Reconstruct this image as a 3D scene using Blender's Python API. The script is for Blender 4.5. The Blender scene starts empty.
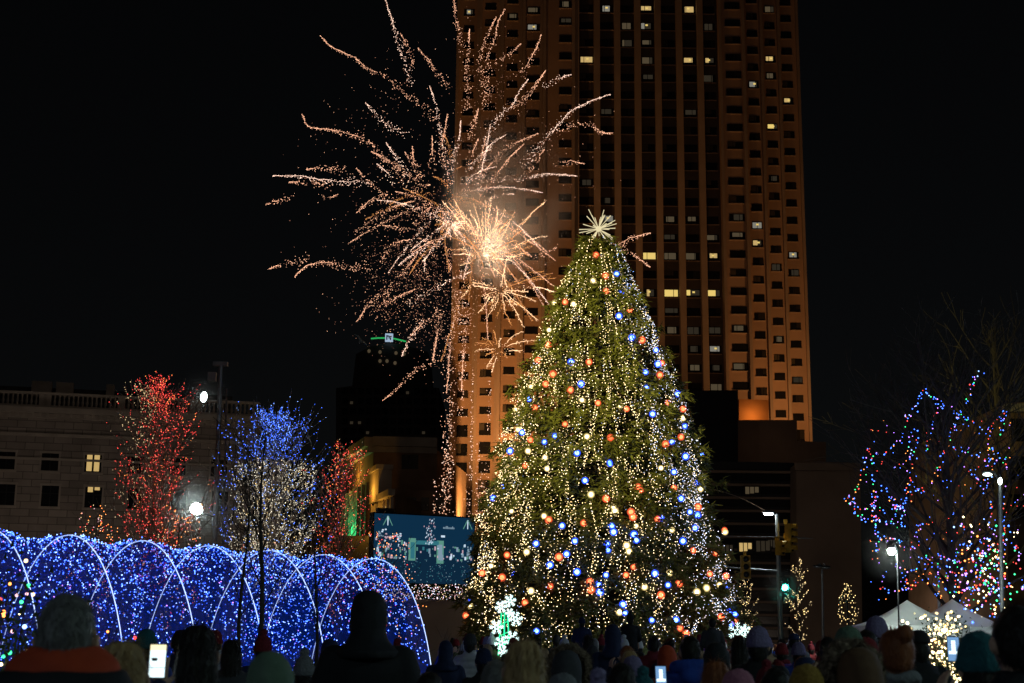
import bpy, bmesh, math, random
import numpy as np
from mathutils import Vector, Matrix, noise
random.seed(7)
rng = np.random.default_rng(7)
PI = math.pi
SC = bpy.context.scene
COL = SC.collection

# ------------------------------------------------------------------ camera
F = 1396.0
TILT = math.atan((636 - 341.5) / F)
ROLL = math.radians(0.6)
CZ = 1.72
CAM = Vector((0, 0, CZ))
_fw = Vector((0, math.cos(TILT), math.sin(TILT)))
_up0 = Vector((0, -math.sin(TILT), math.cos(TILT)))
_rt0 = Vector((1, 0, 0))
_rt = _rt0 * math.cos(ROLL) + _up0 * math.sin(ROLL)
_up = _up0 * math.cos(ROLL) - _rt0 * math.sin(ROLL)
cd = bpy.data.cameras.new('camera')
cam = bpy.data.objects.new('camera', cd)
COL.objects.link(cam)
m3 = Matrix((_rt, _up, -_fw)).transposed()
cam.matrix_world = Matrix.Translation(CAM) @ m3.to_4x4()
cd.sensor_width = 36
cd.lens = 36 * F / 1024
cd.clip_end = 3000
cd.dof.use_dof = True
cd.dof.focus_distance = 45
cd.dof.aperture_fstop = 4.5
SC.camera = cam


def ray(px, py):
    return (_fw + _rt * ((px - 512) / F) + _up * ((341.5 - py) / F))


def at(px, py, Y):
    """world point seen at pixel (px, py) at the distance y = Y"""
    d = ray(px, py)
    return CAM + d * (Y / d.y)


def proj(p):
    v = Vector(p) - CAM
    d = v.dot(_fw)
    return 512 + v.dot(_rt) / d * F, 341.5 - v.dot(_up) / d * F


# ------------------------------------------------------------------ tagging
def tag(o, label=None, cat=None, group=None, kind=None):
    if label: o['label'] = label
    if cat: o['category'] = cat
    if group: o['group'] = group
    if kind: o['kind'] = kind
    return o


def empty(name, loc=(0, 0, 0), rz=0.0):
    o = bpy.data.objects.new(name, None)
    o.location = loc
    o.rotation_euler = (0, 0, rz)
    o.empty_display_size = .2
    COL.objects.link(o)
    return o


def copy_tree(o, parent=None):
    c = o.copy()
    COL.objects.link(c)
    if parent: c.parent = parent
    for ch in list(o.children):
        copy_tree(ch, c)
    return c


# ------------------------------------------------------------------ materials
M = {}


def mat(name, col, rough=.7, var=.25, scale=3.0, bump=0.0, metal=0.0, bscale=None, spec=.3):
    m = bpy.data.materials.new(name)
    m.use_nodes = True
    nt = m.node_tree
    b = nt.nodes['Principled BSDF']
    b.inputs['Roughness'].default_value = rough
    b.inputs['Metallic'].default_value = metal
    b.inputs['Specular IOR Level'].default_value = spec
    tc = nt.nodes.new('ShaderNodeTexCoord')
    n = nt.nodes.new('ShaderNodeTexNoise')
    n.inputs['Scale'].default_value = scale
    n.inputs['Detail'].default_value = 6
    nt.links.new(tc.outputs['Object'], n.inputs['Vector'])
    r = nt.nodes.new('ShaderNodeValToRGB')
    r.color_ramp.elements[0].position = .3
    r.color_ramp.elements[1].position = .7
    r.color_ramp.elements[0].color = tuple(c * (1 - var) for c in col) + (1,)
    r.color_ramp.elements[1].color = tuple(min(1, c * (1 + var)) for c in col) + (1,)
    nt.links.new(n.outputs['Fac'], r.inputs['Fac'])
    nt.links.new(r.outputs['Color'], b.inputs['Base Color'])
    if bump:
        n2 = nt.nodes.new('ShaderNodeTexNoise')
        n2.inputs['Scale'].default_value = bscale or scale * 4
        nt.links.new(tc.outputs['Object'], n2.inputs['Vector'])
        bp = nt.nodes.new('ShaderNodeBump')
        bp.inputs['Strength'].default_value = bump
        bp.inputs['Distance'].default_value = .02
        nt.links.new(n2.outputs['Fac'], bp.inputs['Height'])
        nt.links.new(bp.outputs['Normal'], b.inputs['Normal'])
    M[name] = m
    return m


def emis(name, col, s):
    m = bpy.data.materials.new(name)
    m.use_nodes = True
    nt = m.node_tree
    nt.nodes.clear()
    o = nt.nodes.new('ShaderNodeOutputMaterial')
    e = nt.nodes.new('ShaderNodeEmission')
    e.inputs['Color'].default_value = tuple(col) + (1,)
    e.inputs['Strength'].default_value = s
    nt.links.new(e.outputs[0], o.inputs['Surface'])
    M[name] = m
    return m


def cloth(name, rough=.85, scale=14, bump=.5):
    """fabric tinted by the object's own colour"""
    m = bpy.data.materials.new(name)
    m.use_nodes = True
    nt = m.node_tree
    b = nt.nodes['Principled BSDF']
    b.inputs['Roughness'].default_value = rough
    b.inputs['Specular IOR Level'].default_value = .25
    oi = nt.nodes.new('ShaderNodeObjectInfo')
    tc = nt.nodes.new('ShaderNodeTexCoord')
    n = nt.nodes.new('ShaderNodeTexNoise')
    n.inputs['Scale'].default_value = scale
    n.inputs['Detail'].default_value = 5
    nt.links.new(tc.outputs['Object'], n.inputs['Vector'])
    mp = nt.nodes.new('ShaderNodeMapRange')
    mp.inputs['To Min'].default_value = .7
    mp.inputs['To Max'].default_value = 1.3
    nt.links.new(n.outputs['Fac'], mp.inputs['Value'])
    mx = nt.nodes.new('ShaderNodeVectorMath')
    mx.operation = 'SCALE'
    nt.links.new(oi.outputs['Color'], mx.inputs[0])
    nt.links.new(mp.outputs[0], mx.inputs['Scale'])
    nt.links.new(mx.outputs[0], b.inputs['Base Color'])
    bp = nt.nodes.new('ShaderNodeBump')
    bp.inputs['Strength'].default_value = bump
    bp.inputs['Distance'].default_value = .015
    nt.links.new(n.outputs['Fac'], bp.inputs['Height'])
    nt.links.new(bp.outputs['Normal'], b.inputs['Normal'])
    M[name] = m
    return m


mat('paving', (.09, .085, .08), .8, .3, .6, .3)
mat('asphalt', (.045, .045, .047), .85, .3, 2, .4)
mat('pavement', (.2, .19, .18), .85, .2, 1, .2)
mat('line_paint', (.7, .7, .66), .7, .15, 4)
mat('limestone', (.33, .3, .27), .85, .22, .35, .3, bscale=3)
mat('limestone_trim', (.38, .35, .31), .85, .15, .6, .2)
mat('roof_dark', (.04, .04, .045), .8, .3, .5)
mat('granite', (.34, .22, .16), .75, .16, .12, .15, bscale=2)
mat('granite_pier', (.3, .22, .18), .75, .15, .2)
mat('spandrel', (.075, .058, .05), .6, .2, .3)
mat('dark_glass', (.010, .010, .012), .25, .3, .2, spec=.35)
mat('glass_curtain', (.055, .045, .035), .5, .3, .3)
mat('glass_mid', (.022, .02, .02), .3, .3, .3)
mat('dark_panel_and_shade', (.012, .014, .02), .5, .3, .2)  # dark panels, and the black standing for shade on the upper block
mat('stone_wall', (.2, .155, .125), .85, .2, .15, .2, bscale=2)
mat('penthouse', (.35, .17, .07), .8, .2, .2)
mat('brick_tan', (.2, .13, .09), .85, .25, .4, .2)
mat('far_concrete', (.12, .1, .1), .85, .25, .05)
mat('metal_dark', (.03, .032, .035), .5, .2, 3, metal=.6)
mat('metal_grey', (.3, .31, .32), .45, .2, 3, metal=.7)
mat('black_plastic', (.012, .012, .013), .5, .2, 6)
mat('signal_yellow', (.55, .3, .03), .5, .15, 6)
mat('canvas_white', (.75, .76, .74), .85, .06, 2, .2)
mat('bark', (.055, .045, .038), .9, .3, 5, .6)
mat('bark_pale', (.16, .13, .11), .9, .3, 5, .6)
mat('bark_twig', (.38, .31, .24), .9, .3, 5, .6)
mat('needles', (.105, .112, .028), .75, .4, 1.6)
mat('shrub_leaf', (.04, .07, .03), .8, .4, 4)
mat('skin', (.42, .25, .18), .6, .08, 8, .1)
mat('trousers', (.02, .022, .03), .85, .3, 10, .4)
mat('shoes', (.02, .018, .016), .6, .3, 10)
mat('eye', (.03, .02, .02), .2, .1, 10)
mat('lips', (.3, .1, .09), .5, .1, 10)
mat('fur', (.17, .12, .08), .95, .5, 60, 1.0, bscale=90)
mat('gull', (.8, .8, .8), .7, .05, 5)
mat('gull_grey', (.35, .36, .38), .7, .05, 5)
cloth('coat_cloth', .8, 12, .6)
cloth('knit', .95, 45, .9)
cloth('hair_strands', .55, 30, .8)

emis('bulb_warm', (1, .78, .4), 6.2)
emis('bulb_gold', (1, .7, .27), 4.4)
emis('bulb_dim', (1, .74, .38), 1.9)
emis('bulb_cool', (.72, .8, 1), 3.2)
emis('bulb_blush', (1, .8, .72), 2.2)
emis('bulb_frost', (1, .9, .66), 2.4)
emis('bulb_blue', (.05, .15, 1), 7)
emis('bulb_paleblue', (.24, .42, 1), 5)
emis('bulb_red', (1, .07, .06), 3.6)
emis('bulb_orange', (1, .28, .06), 5)
emis('bulb_green', (.05, 1, .3), 3)
emis('bulb_violet', (.45, .2, 1), 5)
emis('bulb_pink', (1, .55, .6), 2.2)
emis('rope_white', (.45, .6, 1), 2.2)
emis('spark_pink', (1, .5, .3), 2.0)
emis('spark_gold', (1, .58, .3), 2.1)
emis('spark_amber', (1, .4, .12), 1.1)
emis('spark_pale', (1, .6, .34), 3)
emis('spark_white', (1, .66, .5), 2.4)
emis('spark_dim', (1, .42, .26), .7)
emis('flake_white', (.72, 1, .95), 2.2)
emis('flake_green', (.03, .9, .35), 1.6)
emis('star_gold', (1, .86, .5), .85)
emis('lamp_white', (.82, 1, .96), 160)
emis('lamp_moon', (.82, 1, .96), 14)
emis('lamp_street', (.85, 1, .9), 1300)
emis('signal_green', (.05, 1, .72), 70)
emis('win_warm', (1, .68, .25), .55)
emis('win_yellow', (1, .72, .2), .8)
emis('win_dim', (1, .74, .42), .07)
emis('win_pale', (.9, .85, .7), .22)
emis('win_faint', (.9, .7, .45), .028)
emis('phone_white', (.75, .95, 1), 1.6)
emis('phone_yellow', (1, .92, .55), 1.3)
emis('phone_blue', (.25, .5, .9), .7)
emis('neon_green', (.05, .8, .2), .5)
emis('logo_white', (.55, .75, 1), .6)
emis('uplight', (1, .42, .1), 40)


# ------------------------------------------------------------------ mesh builder
class MB:
    def __init__(s):
        s.v = []; s.f = []; s.m = []

    def add(s, vs, fs, mi=0):
        o = len(s.v)
        s.v += [tuple(p) for p in vs]
        s.f += [tuple(i + o for i in f) for f in fs]
        s.m += [mi] * len(fs)
        return s

    def box(s, x0, x1, y0, y1, z0, z1, mi=0):
        vs = [(x0, y0, z0), (x1, y0, z0), (x1, y1, z0), (x0, y1, z0), (x0, y0, z1), (x1, y0, z1), (x1, y1, z1), (x0, y1, z1)]
        return s.add(vs, [(0, 3, 2, 1), (4, 5, 6, 7), (0, 1, 5, 4), (1, 2, 6, 5), (2, 3, 7, 6), (3, 0, 4, 7)], mi)

    def prism(s, pts, depth, mi=0):
        """outline of 3-D points (front, counter-clockwise seen from -y) extruded along +y"""
        n = len(pts)
        vs = [tuple(p) for p in pts] + [(p[0], p[1] + depth, p[2]) for p in pts]
        fs = [tuple(range(n)), tuple(range(2 * n - 1, n - 1, -1))]
        fs += [(i, i + n, (i + 1) % n + n, (i + 1) % n) for i in range(n)]
        return s.add(vs, fs, mi)

    def tube(s, pts, r, n=6, mi=0, cap=True):
        pts = [Vector(p) for p in pts]
        rs = r if isinstance(r, (list, tuple)) else [r] * len(pts)
        o = []
        for i, p in enumerate(pts):
            d = (pts[min(i + 1, len(pts) - 1)] - pts[max(i - 1, 0)])
            if d.length < 1e-9: d = Vector((0, 0, 1))
            d.normalize()
            a = d.orthogonal() if i == 0 else (pa - d * pa.dot(d))
            if a.length < 1e-6: a = d.orthogonal()
            a.normalize(); pa = a
            b = d.cross(a)
            o += [p + (a * math.cos(2 * PI * k / n) + b * math.sin(2 * PI * k / n)) * rs[i] for k in range(n)]
        fs = []
        for i in range(len(pts) - 1):
            for k in range(n):
                k2 = (k + 1) % n
                fs.append((i * n + k, i * n + k2, (i + 1) * n + k2, (i + 1) * n + k))
        if cap:
            fs.append(tuple(range(n - 1, -1, -1)))
            fs.append(tuple((len(pts) - 1) * n + k for k in range(n)))
        return s.add(o, fs, mi)

    def lathe(s, prof, c=(0, 0, 0), n=16, mi=0, sx=1, sy=1):
        """prof: list of (r, z)"""
        vs = []
        for r, z in prof:
            for k in range(n):
                a = 2 * PI * k / n
                vs.append((c[0] + r * sx * math.cos(a), c[1] + r * sy * math.sin(a), c[2] + z))
        fs = []
        for i in range(len(prof) - 1):
            for k in range(n):
                k2 = (k + 1) % n
                fs.append((i * n + k, i * n + k2, (i + 1) * n + k2, (i + 1) * n + k))
        fs.append(tuple(range(n - 1, -1, -1)))
        fs.append(tuple((len(prof) - 1) * n + k for k in range(n)))
        return s.add(vs, fs, mi)

    def ell(s, c, rx, ry, rz, nu=14, nv=9, mi=0):
        prof = [(math.sin(PI * (j + .02) / (nv + .04)) , -rz * math.cos(PI * (j + .02) / (nv + .04))) for j in range(nv + 1)]
        return s.lathe(prof, c, nu, mi, rx, ry)

    def build(s, name, mats, parent=None, smooth=False):
        if not isinstance(mats, (list, tuple)): mats = [mats]
        me = bpy.data.meshes.new(name)
        me.from_pydata(s.v, [], s.f)
        for m in mats: me.materials.append(M[m] if isinstance(m, str) else m)
        me.polygons.foreach_set('material_index', s.m)
        if smooth: me.polygons.foreach_set('use_smooth', [True] * len(s.f))
        me.update()
        return link(name, me, parent)


def link(name, me, parent=None):
    o = bpy.data.objects.new(name, me)
    COL.objects.link(o)
    if parent: o.parent = parent
    return o


def np_mesh(name, V, T, mi, mats, parent=None):
    me = bpy.data.meshes.new(name)
    V = np.asarray(V, np.float32).reshape(-1, 3)
    T = np.asarray(T, np.int32).reshape(-1, 3)
    me.vertices.add(len(V)); me.vertices.foreach_set('co', V.ravel())
    me.loops.add(len(T) * 3); me.loops.foreach_set('vertex_index', T.ravel())
    me.polygons.add(len(T))
    me.polygons.foreach_set('loop_start', np.arange(0, len(T) * 3, 3, dtype=np.int32))
    for m in mats: me.materials.append(M[m])
    if mi is not None: me.polygons.foreach_set('material_index', np.asarray(mi, np.int32))
    me.update(calc_edges=True)
    me.validate()
    return link(name, me, parent)


OCT_V = np.array([(1, 0, 0), (-1, 0, 0), (0, 1, 0), (0, -1, 0), (0, 0, 1), (0, 0, -1)], np.float32)
OCT_F = np.array([(0, 2, 4), (2, 1, 4), (1, 3, 4), (3, 0, 4), (2, 0, 5), (1, 2, 5), (3, 1, 5), (0, 3, 5)], np.int32)


_a = MB().ell((0, 0, 0), 1, 1, 1, 9, 6)
SPH_V = np.array(_a.v, np.float32)
SPH_F = np.array([t for f in _a.f if len(f) == 4 for t in ((f[0], f[1], f[2]), (f[0], f[2], f[3]))], np.int32)


def bulbs(name, pts, r, mi, mats, parent=None, hi=False):
    """little faceted bulbs / sparks at pts (one mesh)"""
    P = np.asarray([tuple(p) for p in pts], np.float32)
    n = len(P)
    r = np.broadcast_to(np.asarray(r, np.float32), (n,)).reshape(n, 1, 1)
    mi = np.broadcast_to(np.asarray(mi, np.int32), (n,))
    BV, BF = (SPH_V, SPH_F) if hi else (OCT_V, OCT_F)
    V = P[:, None, :] + BV[None] * r
    T = BF[None] + (np.arange(n) * len(BV))[:, None, None]
    return np_mesh(name, V, T, np.repeat(mi, len(BF)), mats, parent)


def resample(pts, step):
    pts = [Vector(p) for p in pts]
    out = [pts[0]]
    for a, b in zip(pts, pts[1:]):
        L = (b - a).length
        k = max(1, int(L / step))
        out += [a.lerp(b, (i + 1) / k) for i in range(k)]
    return out


def smooth_line(pts, n=6):
    """Catmull-Rom through 3-D points"""
    p = [Vector(q) for q in pts]
    p = [p[0] * 2 - p[1]] + p + [p[-1] * 2 - p[-2]]
    out = []
    for i in range(1, len(p) - 2):
        for k in range(n):
            t = k / n
            a, b, c, d = p[i - 1], p[i], p[i + 1], p[i + 2]
            out.append(.5 * (2 * b + (c - a) * t + (2 * a - 5 * b + 4 * c - d) * t * t + (3 * b - a - 3 * c + d) * t ** 3))
    out.append(p[-2])
    return out


# ------------------------------------------------------------------ world
w = bpy.data.worlds.new('World')
SC.world = w
w.use_nodes = True
nt = w.node_tree
bg = nt.nodes['Background']
sky = nt.nodes.new('ShaderNodeTexSky')
sky.sky_type = 'NISHITA'
sky.sun_disc = False
sky.sun_elevation = math.radians(35)
sky.sun_rotation = math.radians(200)
hs = nt.nodes.new('ShaderNodeHueSaturation')
hs.inputs['Saturation'].default_value = .35
nt.links.new(sky.outputs[0], hs.inputs['Color'])
nt.links.new(hs.outputs[0], bg.inputs['Color'])
bg.inputs['Strength'].default_value = .00045
sd = bpy.data.lights.new('moon_sun', 'SUN')
sd.energy = .006
sd.angle = math.radians(.5)
sd.color = (1, .95, .88)
so = bpy.data.objects.new('moon_sun', sd)
COL.objects.link(so)
so.rotation_euler = (math.radians(55), 0, math.radians(-20))
SC.view_settings.view_transform = 'Standard'
SC.view_settings.look = 'None'
SC.view_settings.exposure = 0
SC.view_settings.gamma = 1
SC.cycles.use_denoising = True
SC.cycles.max_bounces = 5
SC.cycles.sample_clamp_indirect = 4
SC.cycles.volume_bounces = 0

# ------------------------------------------------------------------ ground
tag(MB().add([(-900, -60, 0), (900, -60, 0), (900, 1500, 0), (-900, 1500, 0)], [(0, 1, 2, 3)]).build('ground', 'paving'), kind='structure')
tag(MB().add([(-300, 66, .004), (300, 66, .004), (300, 80, .004), (-300, 80, .004)], [(0, 1, 2, 3)]).build('road', 'asphalt'), kind='structure')
b = MB()
for k in range(-40, 40):
    x = k * 6.0
    b.add([(x, 72.9, .008), (x + 3, 72.9, .008), (x + 3, 73.05, .008), (x, 73.05, .008)], [(0, 1, 2, 3)])
tag(b.build('road_marking', 'line_paint'), kind='structure')
tag(MB().box(-300, 300, 80, 92, -.05, .13).build('pavement', 'pavement'), kind='structure')
tag(MB().box(-300, 300, 65.7, 66, -.05, .13).build('kerb', 'pavement'), kind='structure')


# ------------------------------------------------------------------ the big tower
def bld(name, label, cat='building', loc=(0, 0, 0), rz=0):
    return tag(empty(name, loc, rz), label, cat)


tw = bld('tower', 'immense tower lit orange from below behind the giant lit tree, rising out of the picture', 'skyscraper', (25, 276, 0))
T0 = Vector((25, 276, 0))
FLOOR = 3.9
ZTOP = 178.0


def twx(px, Y, py=200):
    return at(px, py, Y).x


wins = []       # (x0, x1, y, z0, z1)
facets = []


def facet(x0, x1, Y, cols, zoff=0, top=ZTOP, back=14, name='facade', mt='granite'):
    o = MB().box(x0 - T0.x, x1 - T0.x, Y - T0.y, Y - T0.y + back, 0, top).build(name, mt, tw)
    for e_ in (x0 + .32, x1 - .32):
        MB().box(e_ - .3 - T0.x, e_ + .3 - T0.x, Y - .55 - T0.y, Y - .003 - T0.y, 0, top).build('pilaster', 'granite_pier', tw)
    for (cx, wd) in cols:
        z = 117.4 + zoff
        k0 = int((z - 22) / FLOOR)
        for k in range(-k0, 14):
            zc = z + k * FLOOR
            if zc < 20 or zc > top - 3: continue
            h = .78
            if zc < 44: h = 1.25
            wins.append((cx - wd / 2, cx + wd / 2, Y, zc - h, zc + h))


# right wing: four facets stepping back to the right
facet(42.9, 48.4, 275.0, [(45.9, 3.2)])
facet(48.4, 53.1, 279.8, [(50.9, 2.2)], -.2)
facet(53.1, 57.8, 284.6, [(55.6, 2.2)], -.1)
facet(57.8, 62.9, 289.4, [(60.2, 2.3)])
# left wing: stepping back to the left
facet(5.9, 12.6, 275.2, [(10.6, 2.6)])
facet(1.6, 5.9, 278.4, [(3.9, 2.7)])
facet(-3.0, 1.6, 281.6, [(-.6, 2.3)])
facet(-7.8, -3.0, 284.8, [(-5.4, 2.4)])
facet(-12.9, -7.8, 288.0, [(-10.2, 2.3)])
# recessed dark middle between the wings: floor bands and piers
MB().box(12.6 - T0.x, 42.9 - T0.x, 277.2 - T0.y, 287 - T0.y, 0, ZTOP).build('spandrel_wall', 'spandrel', tw)
edges = [12.9, 17.3, 21.6, 25.9, 30.2, 34.7, 39.1, 43.2]
for e in edges[:-1]:
    MB().box(e - .62 - T0.x, e + .62 - T0.x, 275.3 - T0.y, 277.19 - T0.y, 0, ZTOP).build('pier', 'granite_pier', tw)
for i in range(7):
    z = 117.4
    for k in range(-25, 14):
        zc = z + k * FLOOR
        if zc < 20: continue
        wins.append((edges[i] + .75, edges[i + 1] - .75, 277.2, zc - .85, zc + .85))
lit = {}
LIT = [(643, 289.6, 'win_warm'), (667.5, 289.6, 'win_yellow'), (690, 289.6, 'win_yellow'), (713, 289.6, 'win_yellow'), (646, 252.7, 'win_yellow'),
       (668, 252.7, 'win_dim'), (691, 253, 'win_dim'), (713, 252, 'win_warm'), (667, 216, 'win_dim'), (690, 216, 'win_dim'), (667, 234, 'win_faint'),
       (713, 234, 'win_dim'), (692, 365, 'win_dim'), (714, 365, 'win_faint'), (714, 347, 'win_pale'), (714, 384, 'win_dim'), (755, 222, 'win_pale'),
       (755, 240, 'win_warm'), (752, 83, 'win_pale'), (768, 58, 'win_warm'), (768.6, 74, 'win_dim'), (787, 100, 'win_warm'), (770, 125, 'win_yellow'),
       (793, 252, 'win_pale'), (736, 326, 'win_dim'), (738, 364, 'win_dim'), (607, 6, 'win_pale'), (639, 11, 'win_warm'), (639, 29, 'win_pale'),
       (587, 53, 'win_warm'), (639, 60, 'win_dim'), (688, 59, 'win_warm'), (709, 58, 'win_warm'), (690, 9, 'win_warm'), (603, 213, 'win_pale'),
       (565, 23, 'win_dim'), (545, 30, 'win_pale'), (473, 17, 'win_pale'), (545, 12, 'win_dim'), (620, 45, 'win_dim'), (648, 45, 'win_dim'),
       (603, 195, 'win_faint'), (668, 305, 'win_faint'), (691, 327, 'win_faint'), (567, 30, 'win_faint'), (518, 18, 'win_dim'), (568, 12, 'win_dim'),
       (778, 180, 'win_faint'), (777, 340, 'win_dim'), (795, 380, 'win_faint'), (686, 110, 'win_faint'), (603, 110, 'win_faint'), (583, 190, 'win_faint'),
       (710, 75, 'win_faint'), (640, 75, 'win_faint'), (732, 216, 'win_faint'), (735, 233, 'win_dim'), (793, 270, 'win_faint'), (777, 262, 'win_faint'),
       (655, 330, 'win_faint'), (648, 327, 'win_dim'), (672, 327, 'win_dim'), (713, 327, 'win_faint'), (690, 345, 'win_faint'), (625, 20, 'win_dim'), (712, 22, 'win_faint'), (769, 7, 'win_dim')]
wp = [proj(((a + b_) / 2, y, (z0 + z1) / 2)) for a, b_, y, z0, z1 in wins]
for px, py, mname in LIT:
    j = min(range(len(wins)), key=lambda i: (wp[i][0] - px) ** 2 + (wp[i][1] - py) ** 2)
    lit[j] = mname
order = list(lit.keys())
rest = [i for i in range(len(wins)) if i not in lit and -10 < wp[i][1] < 480]
rest.sort(key=lambda i: wins[i][3])
order += rest[:100 - len(order)]
sol = set(order)


def win_geo(b, wnd, lm, big=True):
    x0, x1, y, z0, z1 = wnd
    x0 -= T0.x; x1 -= T0.x; y -= T0.y
    b.box(x0, x1, y - .05, y + .02, z0, z1, 0)
    if not lm and random.random() < .55:
        u = random.uniform(.3, .7); zz = z0 + (z1 - z0) * random.uniform(0, .45)
        if random.random() < .5: b.box(x0 + .06, x0 + (x1 - x0) * u, y - .07, y - .051, zz, z1 - .05, 4)
        else: b.box(x0 + (x1 - x0) * u, x1 - .06, y - .07, y - .051, zz, z1 - .05, 5)
    b.box(x0 - .12, x1 + .12, y - .16, y - .003, z0 - .18, z0 - .003, 6)
    xm = x0 + (x1 - x0) * random.choice((.33, .5, .66))
    b.box(xm - .04, xm + .04, y - .09, y - .051, z0, z1, 0)
    if lm:
        u0 = random.uniform(.04, .3); u1 = random.uniform(.7, .96)
        if lm in ('win_yellow',): u0, u1 = .05, .95
        zb = z0 + (z1 - z0) * random.uniform(.1, .4)
        b.box(x0 + (x1 - x0) * u0, xm - .06, y - .08, y - .051, zb, z1 - .12, 1)
        b.box(xm + .06, x0 + (x1 - x0) * u1, y - .08, y - .051, zb, z1 - .12, 1 if random.random() < .7 else 2)
        if lm in ('win_yellow', 'win_warm', 'win_pale'):
            xc = x0 + (x1 - x0) * random.uniform(.45, .6)
            b.box(xc - .25, xc + .25, y - .12, y - .085, z1 - .75, z1 - .4, 3)


for i in order:
    b = MB()
    win_geo(b, wins[i], lit.get(i))
    lm = lit.get(i, 'win_faint')
    b.build('window', ['dark_glass', lm, 'win_faint', 'win_yellow', 'glass_curtain', 'glass_mid', 'granite_pier'], tw)
b = MB()
for i in range(len(wins)):
    if i not in sol: win_geo(b, wins[i], None)
tag(b.build('window', ['dark_glass', 'dark_glass', 'dark_glass', 'dark_glass', 'glass_curtain', 'glass_mid', 'granite_pier'], tw), kind='stuff')
# podium and the sodium floodlights standing on it
pod = bld('podium', 'low dark podium at the foot of the immense orange tower', 'building', (25, 250, 0))
MB().box(-60, 50, -42, -1.2, 0, 16).build('wall', 'roof_dark', pod)


def flood(x, y, z, tx, ty, tz, power, ang, blend, label):
    e = tag(empty('floodlight', (x, y, z)), label, 'floodlight', None)
    b = MB()
    d = (Vector((tx, ty, tz)) - Vector((x, y, z))).normalized()
    b.box(-.5, .5, -.4, .4, 0, .15); b.box(-.08, .08, -.08, .08, .15, .9)
    b.build('bracket', 'metal_dark', e)
    h = MB().box(-.6, .6, -.45, .45, -.5, .1)
    h.box(-.5, .5, -.35, .35, .102, .13, 1)
    ho = h.build('lamp_head', ['metal_dark', 'uplight'], e)
    q = d.to_track_quat('Z', 'Y')
    ho.location = (0, 0, 1.3); ho.rotation_mode = 'QUATERNION'; ho.rotation_quaternion = q
    ld = bpy.data.lights.new('floodlight_beam', 'SPOT')
    ld.energy = power; ld.color = (1, .46, .135); ld.spot_size = math.radians(ang); ld.spot_blend = blend; ld.shadow_soft_size = .5
    lo = bpy.data.objects.new('floodlight_beam', ld)
    COL.objects.link(lo); lo.parent = e
    lo.location = Vector((0, 0, 1.3)) + d * .4
    lo.rotation_mode = 'QUATERNION'; lo.rotation_quaternion = d.to_track_quat('-Z', 'Y')
    return e


flood(-7, 257, 16, -3, 283, 62, 1.15e5, 78, 1.0, 'sodium floodlight on the podium roof aimed at the tower left wing')
flood(60, 263, 16, 55, 284, 66, 6.5e4, 70, 1.0, 'sodium floodlight on the podium roof aimed at the tower right wing')
flood(28, 236, 16, 28, 277, 95, 1.7e4, 60, 1.0, 'sodium floodlight on the podium roof aimed at the tower middle')
flood(-1, 271, 16, -2, 282, 30, 9e3, 110, 1.0, 'small sodium floodlight close under the tower left wing')

# ------------------------------------------------------------------ dark stepped block in front of the tower
ob = bld('office_block', 'dark glass block with shade-black stepped roof and dim floor bands right of the giant tree', 'building', at(740, 640, 180))
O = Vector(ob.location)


def polypx(pts, Y):
    return [at(x, y, Y) - O for x, y in pts]


def pxprism(pts, Y, depth, name, mt, parent):
    return MB().prism([Vector(p) for p in polypx(pts, Y)], depth).build(name, mt, parent)


pxprism([(600, 660), (738, 660), (738, 390), (672, 391), (600, 400)], 200, 16, 'shaded_upper_block', 'dark_panel_and_shade', ob)  # shaded part of the stone building, built as a separate black block
pxprism([(690, 660), (796, 660), (796, 463), (762, 462), (690, 461)], 176, 24, 'wall', 'dark_panel_and_shade', ob)
# ledges and glass bands
for y in range(470, 640, 13):
    a = at(690, y, 175.6) - O; c = at(795, y + .8, 175.6) - O
    MB().box(a.x, c.x, a.y, a.y + .39, a.z - .3, a.z).build('ledge', 'stone_wall', ob)
    MB().box(a.x, c.x, a.y + .25, a.y + .39, a.z - 1.25, a.z - .34).build('glass_band', 'dark_glass', ob)
for (x0, x1, y0, y1, mn) in [(745, 759, 487, 495, 'win_dim'), (739, 752, 543, 552, 'win_warm'), (768, 775, 540, 548, 'win_faint'), (705, 712, 490, 493, 'win_dim'), (722, 733, 545, 556, 'win_faint'), (756, 770, 541, 552, 'win_faint')]:
    b = MB()
    p0 = at(x0, y1, 175.3) - O; p1 = at(x1, y0, 175.3) - O
    b.box(p0.x - .15, p1.x + .15, p0.y, p0.y + .25, p0.z - .15, p1.z + .15, 0)
    n = 3
    for k in range(n):
        xa = p0.x + (p1.x - p0.x) * k / n + .06; xb = p0.x + (p1.x - p0.x) * (k + 1) / n - .06
        b.box(xa, xb, p0.y - .05, p0.y - .003, p0.z + random.uniform(0, .4), p1.z, 1)
    b.build('window', ['black_plastic', mn], ob)
# stone wing
sw = bld('stone_hall', 'plain brown stone block with stepped top right of the dark glass block', 'building', at(830, 640, 174))
O = Vector(sw.location)
pxprism([(796.5, 665), (863, 665), (860, 466), (796.5, 464)], 172, 40, 'wall', 'stone_wall', sw)
pxprism([(737, 500), (857, 500), (857, 463), (826, 462), (826, 442), (797, 441), (797, 420), (737, 420)], 214, 10, 'stepped_wall', 'stone_wall', sw)
p0 = at(795, 466, 171.5) - O; p1 = at(861, 468, 171.5) - O
MB().box(p0.x, p1.x, p0.y, p0.y + .49, p0.z - .5, p0.z + .4).build('parapet', 'stone_wall', sw)
pxprism([(739, 424), (768.5, 424), (768.5, 400), (739, 399)], 218, 8, 'penthouse', 'penthouse', sw)

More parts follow.
